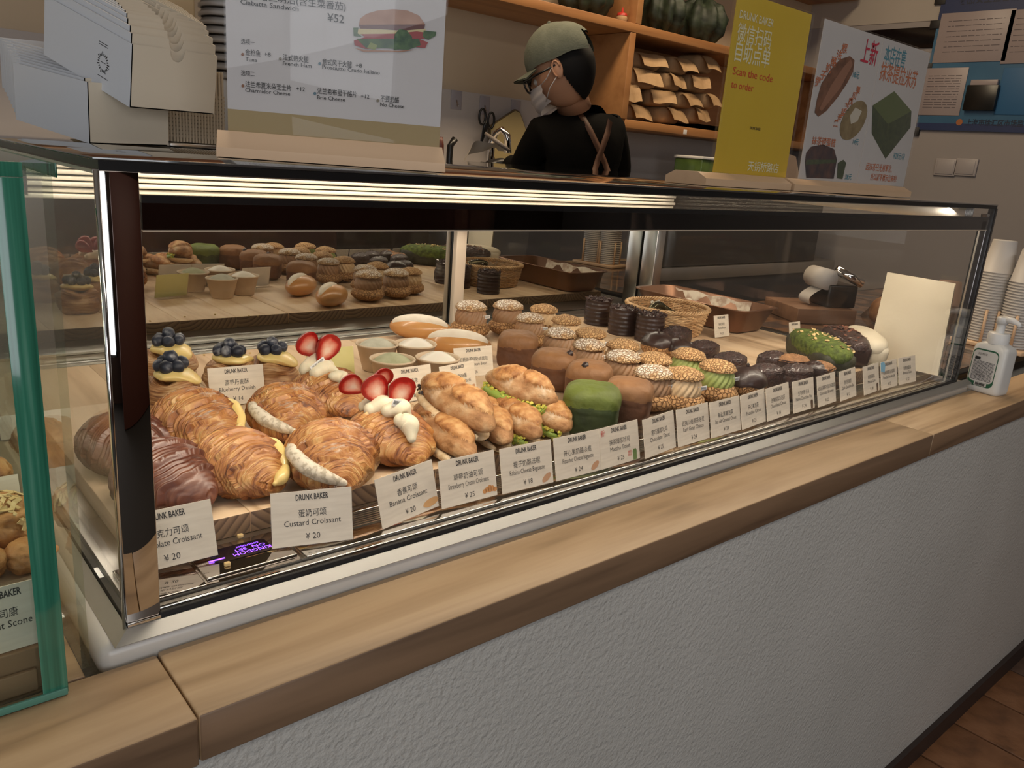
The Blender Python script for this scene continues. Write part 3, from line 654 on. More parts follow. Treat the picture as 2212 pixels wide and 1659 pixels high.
def baguette(label, p0, p1, r, seed, fill, group, roll=0):
    p0 = Vector(p0); p1 = Vector(p1); d = p1-p0; Lb = d.length; c = (p0+p1)/2
    rz = math.atan2(d.y, d.x)-PI/2; rx = math.asin(d.z/Lb)
    t = thing('filled_baguette', label, 'baguette', c, 0, group); t.rotation_euler = (Matrix.Rotation(rz, 4, 'Z') @ Matrix.Rotation(rx, 4, 'X') @ Matrix.Rotation(roll, 4, 'Y')).to_euler()
    baguette_mesh(Lb, r, seed).build('upper_crust', [M_bag, M_ear], t)
    h = MB()
    def g(u, v):
        e = math.sin(PI*u)**.5 if 0 < u < 1 else 0; a = PI+PI*v
        return Vector((r*1.12*e*math.cos(a), (u-.5)*Lb*.96-.006, r*.42*e*math.sin(a)-r*.62))
    h.grid(40, 14, g); h.grid(40, 8, lambda u, v: Vector(((v-.5)*2*r*1.12*(math.sin(PI*u)**.5 if 0 < u < 1 else 0), (u-.5)*Lb*.96-.006, -r*.62)))
    h.build('lower_crust', M_crumb, t)
    f = MB(); pts = [(r*1.02*(math.sin(PI*q)**.5), (q-.5)*Lb, -r*.46) for q in (.06, .12, .25, .4, .55, .7, .85, .94)]
    f.tube(pts, [r*.10, r*.22, r*.24, r*.27, r*.27, r*.25, r*.2, r*.1], 10).build('filling', M_pist if fill == 'p' else M_crumb, t)
    n_ = MB(); rd = random.Random(seed)
    for k in range(150 if fill == 'p' else 18):
        q = rd.uniform(.03, .97)
        x = r*(1.02+rd.uniform(-.04, .17))*(math.sin(PI*q)**.5); y = (q-.5)*Lb; z = -r*.46+r*rd.uniform(-.25, .32); s = r*rd.uniform(.05, .095)
        n_.box(-s, s, -s*.8, s*.8, -s*.7, s*.7, Matrix.Translation((x, y, z)) @ Matrix.Rotation(rd.random()*3, 4, Vector((rd.random(), rd.random(), 1)).normalized()))
    if fill == 'p': tag(n_.build('pistachio_pieces', M_pistn, t), kind='stuff')
    else: tag(n_.build('raisins', plain('raisin', (.03, .018, .015), .5), t), kind='stuff')
    return t
def P3(px, py, h): return at_z(px, py, BZ+h)
GB = 'filled baguettes lying across each other'
baguette('flour-dusted raisin baguette lying on top, nearest the strawberry croissant', P3(918, 818, .072), P3(1062, 930, .044), .030, 1, 'r', GB)
baguette('raisin baguette underneath, behind the strawberry cream price card', P3(905, 880, .024), P3(1018, 990, .022), .027, 2, 'r', GB)
baguette('baguette slanting under the pistachio ones, behind the raisin price card', P3(1030, 868, .026), P3(1092, 958, .022), .025, 5, 'r', GB)
baguette('pistachio baguette lying on top beside the matcha cube bread', P3(1050, 810, .070), P3(1205, 872, .048), .029, 3, 'p', GB)
baguette('pistachio baguette underneath, behind the raisin and pistachio price cards', P3(1075, 872, .026), P3(1160, 945, .022), .026, 4, 'p', GB)
baguette('short pistachio baguette underneath, touching the matcha cube bread', P3(1150, 868, .026), P3(1225, 930, .022), .025, 6, 'p', GB)

# cube breads -------------------------------------------------------------------------
def cube_bread(label, p, rz, side, top, hole, seed, s=.036, h=.066):
    t = thing('cube_bread', label, 'bread', p, rz, 'cube-shaped breads in the case')
    def g(d):
        w1 = fbm(d*2.4+Vector((seed, 0, 0)), 1.3); w2 = fbm(d*1.8+Vector((seed, 3, 0)), 1.3)
        up = Vector((0, 0, h*.20)); r1 = sup(d, s, s, h*.50, 5)*(1+.028*w1)
        # dome: intersection distance of a wider, flatter cushion centred above the middle
        lo, hi = 0, s*3
        for _ in range(14):
            m_ = (lo+hi)/2; p = d*m_-up; v_ = abs(p.x/(s*1.05))**3.4+abs(p.y/(s*1.05))**3.4+abs(p.z/(h*.36))**2.8
            if v_ < 1: lo = m_
            else: hi = m_
        r2 = lo*(1+.03*w2)
        if d.z < 0 and lo < 1e-5: r2 = 0
        return max(r1, r2)*(1+.004*noise.noise(d*22+Vector((seed, 0, 0))))
    b = MB(); sphere_radial(b, g, 72, 96, (0, 0, h*.50))
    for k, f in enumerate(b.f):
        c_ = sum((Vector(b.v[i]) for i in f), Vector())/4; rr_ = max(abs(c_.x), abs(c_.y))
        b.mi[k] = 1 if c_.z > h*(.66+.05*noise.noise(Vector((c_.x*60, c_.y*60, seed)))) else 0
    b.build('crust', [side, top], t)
    if hole: 
        for (hx, hy) in hole:
            sphere_radial(MB(), lambda d: .0062*(1+.2*fbm(d*2, 1)), 10, 14, (hx*s, hy*s, h*1.06*(1-.10*max(abs(hx), abs(hy))**3)-.0005)).build('chocolate_drop', M_choc, t)
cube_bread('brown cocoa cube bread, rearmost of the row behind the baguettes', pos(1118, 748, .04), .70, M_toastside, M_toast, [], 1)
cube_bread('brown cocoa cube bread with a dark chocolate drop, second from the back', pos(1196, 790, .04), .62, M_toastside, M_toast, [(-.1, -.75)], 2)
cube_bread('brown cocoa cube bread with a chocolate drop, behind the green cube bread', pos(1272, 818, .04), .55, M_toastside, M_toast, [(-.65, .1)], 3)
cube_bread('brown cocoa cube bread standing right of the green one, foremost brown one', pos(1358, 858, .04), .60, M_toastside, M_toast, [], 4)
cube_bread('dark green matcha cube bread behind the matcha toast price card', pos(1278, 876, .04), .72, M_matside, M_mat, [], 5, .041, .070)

# cream puffs --------------------------------------------------------------------------
def puff(label, p, rz, cream, lid, sc_=1.0, base=True, tagy=1, tilt=0.0):
    t = thing('cream_puff', label, 'cream puff', p, rz, 'cream puffs with crackled lids')
    t.scale = (sc_,)*3
    return t
def puff_meshes(cream, lid, seed):
    t = bpy.data.objects.new('cream_puff', None); C.objects.link(t)
    b = MB(); sphere_radial(b, lambda d: Vector((d.x*.0375, d.y*.0375, d.z*.021*(1 if d.z > 0 else .8)))*(1+.05*fbm(d*2+Vector((seed, 0, 0)), 1.2))*(1.06-.06*abs(d.z)), 26, 40, (0, 0, .0175)); b.build('puff_base', M_crkb, t)
    def g(u, v):
        a = 2*PI*v; r = (.0275-.0045*u+.0035*math.sin(PI*u))*(1+.10*abs(math.sin(a*9+u*3.6)))*(1 if u > .01 else .8)
        a += u*1.0; return Vector((r*math.cos(a), r*math.sin(a), .028+.031*u))
    MB().grid(18, 108, g, cv=True).build('piped_cream', cream, t)
    l = MB(); sphere_radial(l, lambda d: Vector((d.x*.0320, d.y*.0320, d.z*.0150 if d.z > 0 else d.z*.005))*(1+.07*fbm(d*2.2+Vector((seed, 5, 0)), 1.2)), 22, 40, (0, 0, .059)); l.build('crackled_lid', lid, t)
    pk = pick_mesh(); pk.v = [tuple(Matrix.Translation((.020, -.023, .041)) @ Matrix.Rotation(-.05, 4, 'Y') @ Matrix.Rotation(.25, 4, 'Z') @ Vector(v)) for v in pk.v]; pk.build('name_pick', PM, t)
    return t
protos = {'tea': puff_meshes(M_teacream, M_crkp, 1), 'salt': puff_meshes(M_salted, M_crk, 2), 'green': puff_meshes(M_green, M_crk, 3)}
used = set()
def lidpos(px, py): p = at_z(px, py, BZ+.062); p.z = BZ; return p
def place_puff(kind, px, py, label, rz=None, s=1.0):
    global used
    if kind not in used: t = protos[kind]; used.add(kind)
    else: t = copy_tree(protos[kind])
    t.location = lidpos(px, py); t.rotation_euler = (0, 0, (rz if rz is not None else random.uniform(-.5, .1))); t.scale = (s,)*3
    tag(t, label, 'cream puff', 'cream puffs with crackled lids')
place_puff('tea', 1018, 668, 'powdered cream puff with brown piped cream, rearmost left by the door post', s=1.10)
place_puff('tea', 1098, 665, 'powdered cream puff with brown piped cream, second from left in the rear row', s=1.08)
place_puff('salt', 1175, 668, 'golden-lidded cream puff third from left in the rear row')
place_puff('tea', 1146, 688, 'powdered cream puff just behind the rearmost brown cube bread')
place_puff('salt', 1224, 692, 'golden-lidded cream puff in second row, left of the chocolate cakes')
place_puff('tea', 1210, 720, 'powdered cream puff behind the second brown cube bread')
place_puff('salt', 1276, 720, 'golden-lidded cream puff in third row left of the chocolate cakes')
place_puff('tea', 1273, 746, 'powdered cream puff with brown cream above the third brown cube bread')
place_puff('salt', 1346, 746, 'golden-lidded cream puff left of the chocolate-capped puff')
place_puff('tea', 1347, 772, 'heavily powdered cream puff above the foremost brown cube bread', s=1.02)
place_puff('salt', 1414, 775, 'golden-lidded cream puff between powdered puffs and green cream puff')
place_puff('tea', 1411, 808, 'foremost powdered cream puff with brown cream and name pick', s=1.04)
place_puff('green', 1488, 766, 'cream puff with green cream, rear one of two, near the dark cakes')
place_puff('salt', 1478, 810, 'golden-lidded puff with pale caramel cream, right behind the price cards', s=1.02)
place_puff('green', 1551, 793, 'cream puff with green cream, front one of two, beside the chocolate-capped puff', s=1.02)
# chocolate-capped puffs
def choc_puff(label, px, py, s=1.0):
    p = at_z(px, py, BZ+.028); p.z = BZ; t = thing('chocolate_puff', label, 'cream puff', p, random.random()*3, 'chocolate-capped puffs'); t.scale = (s,)*3
    b = MB(); sphere_radial(b, lambda d: Vector((d.x*.035, d.y*.035, d.z*.027))*(1+.06*fbm(d*2, 1.2)), 24, 36, (0, 0, .024)); b.build('puff', M_crkb, t)
    b = MB(); sphere_radial(b, lambda d: Vector((d.x*.0362, d.y*.0362, d.z*.026 if d.z > 0 else d.z*.007*(1+.8*math.sin(5*math.atan2(d.y, d.x)))))*(1+.03*fbm(d*2, 1.2)), 24, 44, (0, 0, .0275)); b.build('chocolate_cap', M_choc, t)
    sphere_radial(MB(), lambda d: Vector((d.x*.003, d.y*.003, d.z*.005)), 8, 10, (0, 0, .055)).build('chocolate_tip', M_choc, t)
choc_puff('puff with smooth dark chocolate cap, rear one, below the round chocolate cakes', 1420, 742)
choc_puff('puff with dark chocolate cap and pointed tip behind the green cream puff', 1466, 748, .85)
choc_puff('puff with smooth dark chocolate cap, front one, behind the choux price cards', 1610, 826, 1.08)
# round chocolate cakes
for k, (px, py, lb) in enumerate([(1292, 672, 'round chocolate-coated cake with crumbly top, leftmost of three'), (1345, 692, 'round chocolate-coated cake with crumbly top, middle of three'), (1404, 706, 'round chocolate-coated cake with crumbly top, nearest of three beside the basket')]):
    p = pos(px, py, .032); t = thing('chocolate_cake', lb, 'cake', p, k, 'round chocolate cakes')
    def g(u, v):
        a = 2*PI*v; r = .033*(1+.03*fbm((math.cos(a)*1.2, math.sin(a)*1.2, u*3+k), 2)+.02*math.sin(u*40))
        return Vector((r*math.cos(a), r*math.sin(a), .062*u))
    MB().grid(30, 48, g, cv=True).build('coated_side', M_choc, t)
    c = MB(); rd = random.Random(k)
    c.grid(10, 40, lambda u, v: Vector((.034*u*math.cos(2*PI*v), .034*u*math.sin(2*PI*v), .063+.0035*fbm((u*math.cos(2*PI*v)*4, u*math.sin(2*PI*v)*4, k), 2)-.003*u**4)), cv=True)
    for q in range(60):
        a = rd.random()*2*PI; rr_ = .034*math.sqrt(rd.random()); s = rd.uniform(.0015, .0035)
        c.box(-s, s, -s*.7, s*.7, -s*.6, s*.6, Matrix.Translation((rr_*math.cos(a), rr_*math.sin(a), .0645)) @ Matrix.Rotation(rd.random()*6, 4, Vector((rd.random(), rd.random(), 1)).normalized()))
    c.build('crumbly_top', M_chocrough, t)
# oval dark cakes
def oval_cake(label, px, py, rz, kind, s=1.0):
    p = pos(px, py, .03); t = thing('oval_chocolate_cake', label, 'cake', p, rz, 'oval chocolate cakes'); t.scale = (s,)*3
    sd = px*.01
    def shape(a): 
        c, q = math.cos(a), math.sin(a); return Vector((.043*c*(abs(c)**.15), .029*q*(1-.35*abs(c)**3), 0))
    def g(u, v):
        b = shape(2*PI*v)*(1+.04*fbm((math.cos(2*PI*v), math.sin(2*PI*v), u*2+sd), 2))*(1+.05*math.sin(PI*u)); return Vector((b.x, b.y, .036*u))
    MB().grid(14, 48, g, cv=True).build('coated_side', M_chocrough if kind == 'd' else M_choc, t)
    c = MB(); c.grid(12, 48, lambda u, v: shape(2*PI*v)*u*1.03 + Vector((0, 0, .0365+.010*(1-u*u)+.003*fbm((u*math.cos(2*PI*v)*5, u*math.sin(2*PI*v)*5, sd), 2)-.004*u**6)), cv=True)
    o = c.build('top', [M_chocrough if kind == 'd' else M_brown, M_choc], t)
    if kind == 'h':
        for f in o.data.polygons:
            if f.center.x < -.002: f.material_index = 1
GO = [(1462, 716, -.3, 'd', 'dark oval cake with crumbly top just below the basket'), (1519, 748, -.35, 'd', 'dark oval cake second from the basket, near the small standing card'),
      (1577, 774, -.35, 'd', 'dark oval cake third from the basket, behind front chocolate-capped puff'), (1672, 772, -.3, 'd', 'glossy dark oval cake behind the two-toned ones'),
      (1655, 800, -.35, 'd', 'dark oval cake in front of the glossy one, right of the chocolate-capped puff'), (1722, 800, -.3, 'd', 'dark oval cake between two others, left of the half-dipped one'),
      (1712, 778, -.5, 'b', 'brown-topped oval cake rearmost beside the matcha loaf'), (1768, 794, -.4, 'h', 'half-dipped oval cake with brown top in front of the matcha loaf')]
for px, py, rz, kd, lb in GO: oval_cake(lb, px, py, rz, kd, .92)
# loaf cakes
M_matl = noisy('matcha_loaf_top', [(.3, (.035, .050, .008)), (.55, (.10, .14, .016)), (.8, (.19, .22, .04))], 90, .8, .004, 140, detail=9)
M_matls = noisy('matcha_loaf_side', [(.3, (.022, .020, .010)), (.7, (.05, .05, .022))], 60, .6, .002, 120)
M_almond = noisy('almond_flake', [(.3, (.52, .34, .12)), (.7, (.70, .52, .26))], 100, .6)
M_ban = noisy('pale_glaze', [(.3, (.60, .52, .38)), (.7, (.68, .60, .46))], 20, .5)
M_pec = noisy('chopped_nut', [(.3, (.10, .035, .02)), (.7, (.24, .09, .05))], 100, .5)
def loaf(label, px0, py0, px1, py1, r, side, top, bits, h=.060):
    a = pos(px0, py0, h*.5); b = pos(px1, py1, h*.5); d = b-a; Lh = d.length/2+.004
    t = thing('loaf_cake', label, 'cake', (a+b)/2, math.atan2(d.y, d.x), 'loaf cakes at the right end')
    m = MB(); sphere_radial(m, lambda d_: sup(d_, Lh, r, h*.42, 6), 34, 52, (0, 0, h*.42)); m.v = [(v[0]*(.93+.07*v[2]/h), v[1]*(.88+.14*v[2]/h), v[2]) for v in m.v]; m.build('loaf_side', side, t)
    m = MB(); sphere_radial(m, lambda d_: sup(d_, Lh*1.0, r*1.04, h*.42, 2.6)*(1+.03*fbm(d_*3, 1.4)), 40, 60, (0, 0, h*.72)); m.build('domed_top', top, t)
    if bits:
        n_ = MB(); rd = random.Random(int(px0))
        for k in range(46):
            x = rd.uniform(-.85, .85)*Lh; y = rd.uniform(-.8, .8)*r; q = 1-abs(x/Lh)**2.6-abs(y/(r*1.04))**2.6
            if q <= .05: continue
            z = h*.72+h*.42*q**(1/2.6); s = rd.uniform(.003, .006)
            M = Matrix.Translation((x, y, z+.0008)) @ Matrix.Rotation(rd.uniform(-.6, .6), 4, 'X') @ Matrix.Rotation(rd.uniform(-.5, .5), 4, 'Y') @ Matrix.Rotation(rd.random()*6, 4, 'Z')
            n_.prism([(s*math.cos(i*PI/3), s*.65*math.sin(i*PI/3)) for i in range(6)], 0, .0008, M)
        tag(n_.build('nut_flakes', bits, t), kind='stuff')
loaf('green matcha loaf cake scattered with almond flakes', 1725, 735, 1818, 790, .042, M_matls, M_matl, M_almond)
loaf('dark chocolate loaf cake with chopped nuts beside the matcha loaf', 1790, 728, 1858, 768, .034, M_choc, M_chocrough, M_pec)
loaf('pale cream-coloured loaf cake beside the leaning paper bag', 1842, 728, 1893, 768, .034, M_ban, M_ban, None)
# wicker basket
bp_ = at_z(1441, 668, BZ+.055); bp_.z = BZ
t = thing('wicker_basket', 'round woven wicker basket with a rope-twisted rim, standing on the boards', 'basket', bp_)
M_wick = noisy('wicker', [(.3, (.40, .22, .09)), (.7, (.64, .42, .22))], 60, .6, .001, 200)
m = MB(); NS = 44; RB = .083; RT = .100; HB = .062
for k in range(15):
    z = .004+k*.0040; r0 = RB+(RT-RB)*(z/HB)**.8
    pts = []
    for j in range(NS*2+1):
        a = 2*PI*j/(NS*2); r = r0+.0020*(1 if (j//2+k) % 2 else -1)*(1 if j % 2 else .0)
        pts.append((r*math.cos(a), r*math.sin(a), z+.0006*math.sin(j*1.7)))
    m.tube(pts, .0019, 5, False)
tag(m.build('woven_wall', M_wick, t), kind='stuff')
s_ = MB()
for j in range(NS): a = 2*PI*(j+.5)/NS; s_.tube([(RB*math.cos(a), RB*math.sin(a), .002), (RT*math.cos(a), RT*math.sin(a), HB)], .0014, 5)
tag(s_.build('stakes', M_wick, t), kind='stuff')
r_ = MB()
for q in range(3):
    r_.tube([((RT+.0035*math.cos(a*26+q*2.09))*math.cos(a), (RT+.0035*math.cos(a*26+q*2.09))*math.sin(a), HB+.002+.0035*math.sin(a*26+q*2.09)) for a in [2*PI*j/208 for j in range(209)]], .0024, 5, False)
r_.build('twisted_rim', M_wick, t)
MB().lathe([(0, .002), (RB, .002), (RB, .004), (0, .004)], 40).build('basket_floor', M_wick, t)
tw = MB()
for q in range(2):
    tw.tube([(-.075+.13*s+.002*math.cos(s*60+q*PI), -.012+.015*math.sin(s*4)+.0045*math.cos(s*70+q*PI), .062-.022*s+.012*math.sin(s*5)+.0045*math.sin(s*70+q*PI)) for s in [i/70 for i in range(71)]], .0062, 8)
o = tw.build('foil_twist', plain('dark_foil', (.10, .085, .045), .25, .8), None, bp_)
tag(o, 'dark shiny twisted foil strip lying inside the wicker basket', 'foil')
ti = MB().grid(10, 8, lambda u, v: Vector((-.03+.035*u, .0+.03*v, .02+.05*v+.004*math.sin(u*9)))); o = ti.build('tissue', plain('tissue', (.62, .56, .46), .8), None, bp_)
tag(o, 'crumpled pale tissue paper standing inside the wicker basket', 'tissue')
# loaf tin with tiramisu
A = at_z(1420, 650, BZ+.05); Bp = at_z(1640, 672, BZ+.05)
tp = at_z(1572, 655, BZ+.055); tp.z = BZ
t = thing('dessert_tin', 'long rounded brown metal tin with leftover cream behind the wicker basket', 'tin', (1.790, 1.275, BZ), PI/2)
M_tin = noisy('bronze_tin', [(.3, (.22, .11, .06)), (.7, (.30, .16, .10))], 8, .3, metal=.7)
def rrect(a, b, r, n=6):
    out = []
    for cx_, cy_, s0 in ((a-r, b-r, 0), (-a+r, b-r, 1), (-a+r, -b+r, 2), (a-r, -b+r, 3)):
        for k in range(n+1): q = (s0+k/n)*PI/2; out.append((cx_+r*math.cos(q), cy_+r*math.sin(q)))
    return out
m = MB(); rings = [(.150, .058, .025, .002), (.155, .062, .027, .005), (.178, .080, .032, .062), (.186, .087, .036, .063), (.186, .087, .036, .0655), (.176, .078, .030, .0645), (.152, .060, .026, .007)]
vs = []; 
for a, b, r, z in rings: vs += [(x, y, z) for x, y in rrect(a, b, r)]
n_ = 28; fs = [(i*n_+j, i*n_+(j+1) % n_, (i+1)*n_+(j+1) % n_, (i+1)*n_+j) for i in range(len(rings)-1) for j in range(n_)]
fs.append(tuple(range(n_))[::-1]); fs.append(tuple(range((len(rings)-1)*n_, len(rings)*n_)))
m.add(vs, fs, True); m.build('tin', M_tin, t)
m = MB(); m.grid(26, 14, lambda u, v: Vector(((u-.5)*.30, (v-.5)*.118, .018+.016*fbm((u*7, v*4, 0), 1)+.012*(u > .6)))); m.build('cream_topping', noisy('cocoa_cream', [(.42, (.22, .09, .05)), (.52, (.62, .55, .44)), (.7, (.74, .68, .57))], 22, .7, .003, 60, detail=8), t)
m = MB(); m.grid(16, 6, lambda u, v: Vector((-.10+u*.26, -.064-.011*v+.001*math.sin(u*19), .012+.052*v*(1-.12*math.sin(u*9)**2)))); m.build('cream_residue', noisy('cream_residue', [(.42, (.42, .30, .22)), (.55, (.68, .60, .48))], 40, .7), t)
# crumbs on the boards
for px, py, lb in [(656, 741, 'golden crumb at the rear edge of the left board, left of the yellow card'), (672, 738, 'golden crumb at the rear edge of the left board, above the yellow card'), (540, 764, 'golden crumb between two blueberry danishes at the board rear'), (613, 757, 'golden crumb right of the rightmost blueberry danish'), (441, 768, 'golden crumb right of the danishes beside the mirrored strip')]:
    p = at_z(px, py, BZ); o = MB().bbox(-.0018, .0018, -.0015, .0015, 0, .0026, .0006).build('pastry_crumb', M_almond, None, p); tag(o, lb, 'crumb')
for k, (px, py) in enumerate([(519, 1161), (491, 1222)]):
    p = at_z(px, py, .9495); o = MB().bbox(-.003, .003, -.0022, .0022, 0, .004, .001).build('pastry_crumb', M_almond, None, p)
    tag(o, ['golden crumb lying on the metal rail above the small violet display', 'golden crumb lying on the panel below the small violet display'][k], 'crumb')
# ---------------------------------------------------------------- price cards
def icon(mb, kind, M):
    P = {'loaf': [(.012*math.cos(a), .0048*math.sin(a)+.0012*math.cos(a)) for a in [i*PI/8 for i in range(16)]]}
    if kind in ('loaf',): mb.add([M @ Vector((x, y, 0)) for x, y in P['loaf']], [tuple(range(16))], mi=2)
    if kind == 'thin': mb.add([M @ Vector((.009*math.cos(i*PI/8)*.8-.003*math.sin(i*PI/8), .005*math.cos(i*PI/8)+.0045*math.sin(i*PI/8)*.7, 0)) for i in range(16)], [tuple(range(16))], mi=2)
    if kind == 'cro':
        for k in range(5): mb.add([M @ Vector((-.008+k*.004+.0034*math.cos(i*PI/5), .002*math.sin(k*.8)+(.0048-abs(k-2)*.0009)*math.sin(i*PI/5), 0)) for i in range(10)], [tuple(range(10))], mi=2)
    if kind == 'cube': mb.add([M @ Vector(p) for p in ((-.004, -.008, 0), (.004, -.008, 0), (.0045, .005, 0), (.003, .008, 0), (-.003, .008, 0), (-.0045, .005, 0))], [tuple(range(6))], mi=2)
ICO = {'loaf': plain('icon_tan', (.62, .34, .14), .6), 'thin': plain('icon_brown', (.50, .27, .15), .6), 'cro': plain('icon_orange', (.58, .26, .09), .6), 'cube': plain('icon_green', (.12, .20, .06), .6), 'dark': plain('icon_dark', (.09, .05, .03), .6)}
M_redink = plain('red_ink', (.55, .04, .03), .6)
M_yel = noisy('yellow_card_paper', [(.3, (.62, .55, .20)), (.7, (.70, .63, .28))], 20, .5)
def card(cn, en, price, label, loc, rz, ic=None, tilt=.24, W=.084, H=.060, group='price cards standing along the front of the case', paper=None, roll=0, new=False, brand='DRUNK BAKER'):
    t = thing('price_card', label, 'price card', loc, 0, group); t.rotation_euler = (Matrix.Rotation(rz, 4, 'Z') @ Matrix.Rotation(roll, 4, 'Y')).to_euler()
    R = Matrix.Rotation(-tilt, 4, 'X')
    a = MB().bbox(-W/2, W/2, -.0012, .0012, 0, H, .0004, R); a.bbox(-W/2, W/2, .0, .022, .0002, .0022, .0004)
    a.build('acrylic_stand', M_acrylic, t)
    MB().box(-W/2+.0012, W/2-.0012, -.0022, -.0014, .0016, H-.0012, R).build('paper_card', paper or M_card, t)
    p = MB(); Q = R @ Matrix.Translation((0, -.0024, 0)) @ Matrix.Rotation(PI/2, 4, 'X'); k = H/.060; s = W/.084
    if brand: p.text(brand, .0086*k, Q @ Matrix.Translation((0, .0492*k, 0)), .58, bold=.0002)
    if cn: p.text(cn, .0088*k, Q @ Matrix.Translation((0, .0320*k, 0)), .82*s)
    ew = .88*s if len(en) < 17 else .88*17/len(en)*s
    if en: p.text(en, .0088*k, Q @ Matrix.Translation((0, .0225*k, 0)), ew)
    if price: p.text(price, .0092*k, Q @ Matrix.Translation((0, .0075*k, 0)), .9)
    mats = [M_text, M_redink, ICO.get(ic, M_text)]
    if new: p.text('新!', .010, Q @ Matrix.Translation((-.034, .047, 0)), .8, mi=1); p.text('爆浆\n新品', .0042, Q @ Matrix.Translation((.020, .014, 0)), 1, mi=1)
    if ic: icon(p, 'cube' if ic == 'dark' else ic, Q @ Matrix.Translation((.030*s, .010*k, 0)))
    p.build('printed_text', mats, t)
    return t
FR = [  # bottom-left px, bottom-right px
 ((300, 1240), (470, 1205), '巧克力可颂', 'Chocolate Croissant', '¥ 20', None, 'white price card of the chocolate croissant, partly hidden by the mirrored strip', .0),
 ((587, 1185), (763, 1171), '蛋奶可颂', 'Custard Croissant', '¥ 20', None, 'white price card reading Custard Croissant, 20', 0),
 ((826, 1142), (945, 1100), '香蕉可颂', 'Banana Croissant', '¥ 20', 'loaf', 'white price card reading Banana Croissant, 20, leaning left', 0),
 ((950, 1104), (1075, 1071), '草莓奶油可颂', 'Strawberry Cream Croissant', '¥ 25', 'cro', 'white price card reading Strawberry Cream Croissant, 25', 0),
 ((1083, 1071), (1194, 1044), '提子奶酪法棍', 'Raisins Cheese Baguette', '¥ 18', 'thin', 'white price card reading Raisins Cheese Baguette, 18', 0),
 ((1201, 1043), (1297, 1018), '开心果奶酪法棍', 'Pistachio Cheese Baguette', '¥ 24', 'thin', 'white price card reading Pistachio Cheese Baguette, 24', 0),
 ((1301, 1020), (1386, 994), '抹茶爆浆吐司', 'Matcha Toast', '¥ 25', 'cube', 'white price card reading Matcha Toast, 25, with a red handwritten mark', 0),
 ((1392, 996), (1462, 968), '黑巧爆浆吐司', 'Chocolate Toast', '¥ 25', None, 'white price card reading Chocolate Toast, 25', 0),
 ((1463, 969), (1531, 948), '武夷山伯爵茶泡芙', 'Earl Gray Choux', '¥ 24', None, 'white price card reading Earl Gray Choux, 24', 0),
 ((1533, 950), (1600, 930), '海盐焦糖泡芙', 'Sea salt Caramel Choux', '¥ 24', None, 'white price card reading Sea salt Caramel Choux, 24', 0),
 ((1602, 931), (1652, 912), '开心果泡芙', 'Pistachio Choux', '¥ 25', None, 'white price card reading Pistachio Choux, 25', 0),
 ((1654, 914), (1706, 895), '法芙娜黑巧泡芙', 'Chocolate Choux', '¥ 16', None, 'white price card reading Chocolate Choux, 16', 0),
 ((1708, 896), (1758, 881), '生巧胡萝卜派', 'Nama Chocolate Pie', '¥ 24', 'dark', 'white price card with a small dark cake drawing, price 24', 0),
 ((1763, 883), (1806, 868), '62%法芙娜巧克力布朗尼', 'Chocolate Brownie', '¥ 22', None, 'white price card reading Chocolate Brownie, 22', 0),
 ((1812, 869), (1846, 856), '黑巧费南雪', 'Dark Chocolate Bar', '¥ 12', None, 'white price card reading Dark Chocolate Bar, 12', 0),
 ((1863, 857), (1899, 844), '抹茶磅蛋糕', 'Matcha Cake', '¥ 38', 'dark', 'white price card reading Matcha Cake, 38, after the gap', 0),
 ((1901, 845), (1937, 834), '山核桃黑巧磅蛋糕', 'Pecan Dark Chocolate Cake', '¥ 35', None, 'white price card reading Pecan Dark Chocolate Cake with a blue corner', 0),
 ((1939, 834), (1977, 825), '香蕉磅蛋糕', 'Banana Cake', '¥ 32', None, 'white price card reading Banana Cake, 32, last of the row', 0)]
for k, (a, b, cn, en, pr, ic, lb, _x) in enumerate(FR):
    A = at_z(*a, .9488); Bq = at_z(*b, .9488); c = (A+Bq)/2; d = Bq-A
    if k == 0: c = at_z(470, 1205, .9505) - Vector((.0415, -.004, 0)); d = Vector((1, -.12, 0)); c.z = .9505
    rz = max(-.30, min(.22, math.atan2(d.y, d.x))); c.y = max(.6905, min(c.y, .70)) if k not in (0, 1) else c.y
    c.z = .9492 if k else .951
    t = card(cn, en, pr, lb, c, rz, ic, roll=[-.05, 0, -.06][k] if k < 3 else 0, new=(k == 6), W=.086 if k < 12 else .078)
    if k == 16: MB().prism([(-.038, .040), (-.022, .036), (-.018, .050), (-.022, .058), (-.038, .058)], .0024, .0030, Matrix.Rotation(-.24, 4, 'X') @ Matrix.Rotation(PI/2, 4, 'X')).build('blue_sticker', plain('blue_sticker', (.20, .42, .58), .5), t)
GI = 'price cards standing among the pastries'
def icard(pxl, pxr, pyt, cn, en, pr, lb, hgt=.060, **kw):         # found from its top edge
    tl = at_z(pxl, pyt[0], BZ+hgt*.97); tr = at_z(pxr, pyt[1], BZ+hgt*.97); c = (tl+tr)/2; d = tr-tl; c.z = BZ
    return card(cn, en, pr, lb, c-Vector((0, .012, 0)), max(-.35, min(.3, math.atan2(d.y, d.x))), H=hgt, group=GI, **kw)
icard(440, 571, (796, 785), '蓝莓丹麦酥', 'Blueberry Danish', '¥ 14', 'white price card reading Blueberry Danish, 14, between the danishes')
icard(833, 932, (798, 785), '抹茶奶冻', 'Matcha Panna Cotta', '¥ 18', 'white price card reading Matcha Panna Cotta in front of the paper cups', hgt=.058)
icard(947, 1026, (792, 776), '芋泥奶酪麻薯', 'Taro Cheese Mochi', '¥ 22', 'white price card reading Cheese Mochi behind the topmost baguette', ic='thin', hgt=.056)
icard(976, 1062, (752, 745), '伯爵奶茶鲜奶油面包', 'Earl Gray Cream Bread', '¥ 26', 'glossy white price card reading Cream Bread behind the mochi card', hgt=.056)
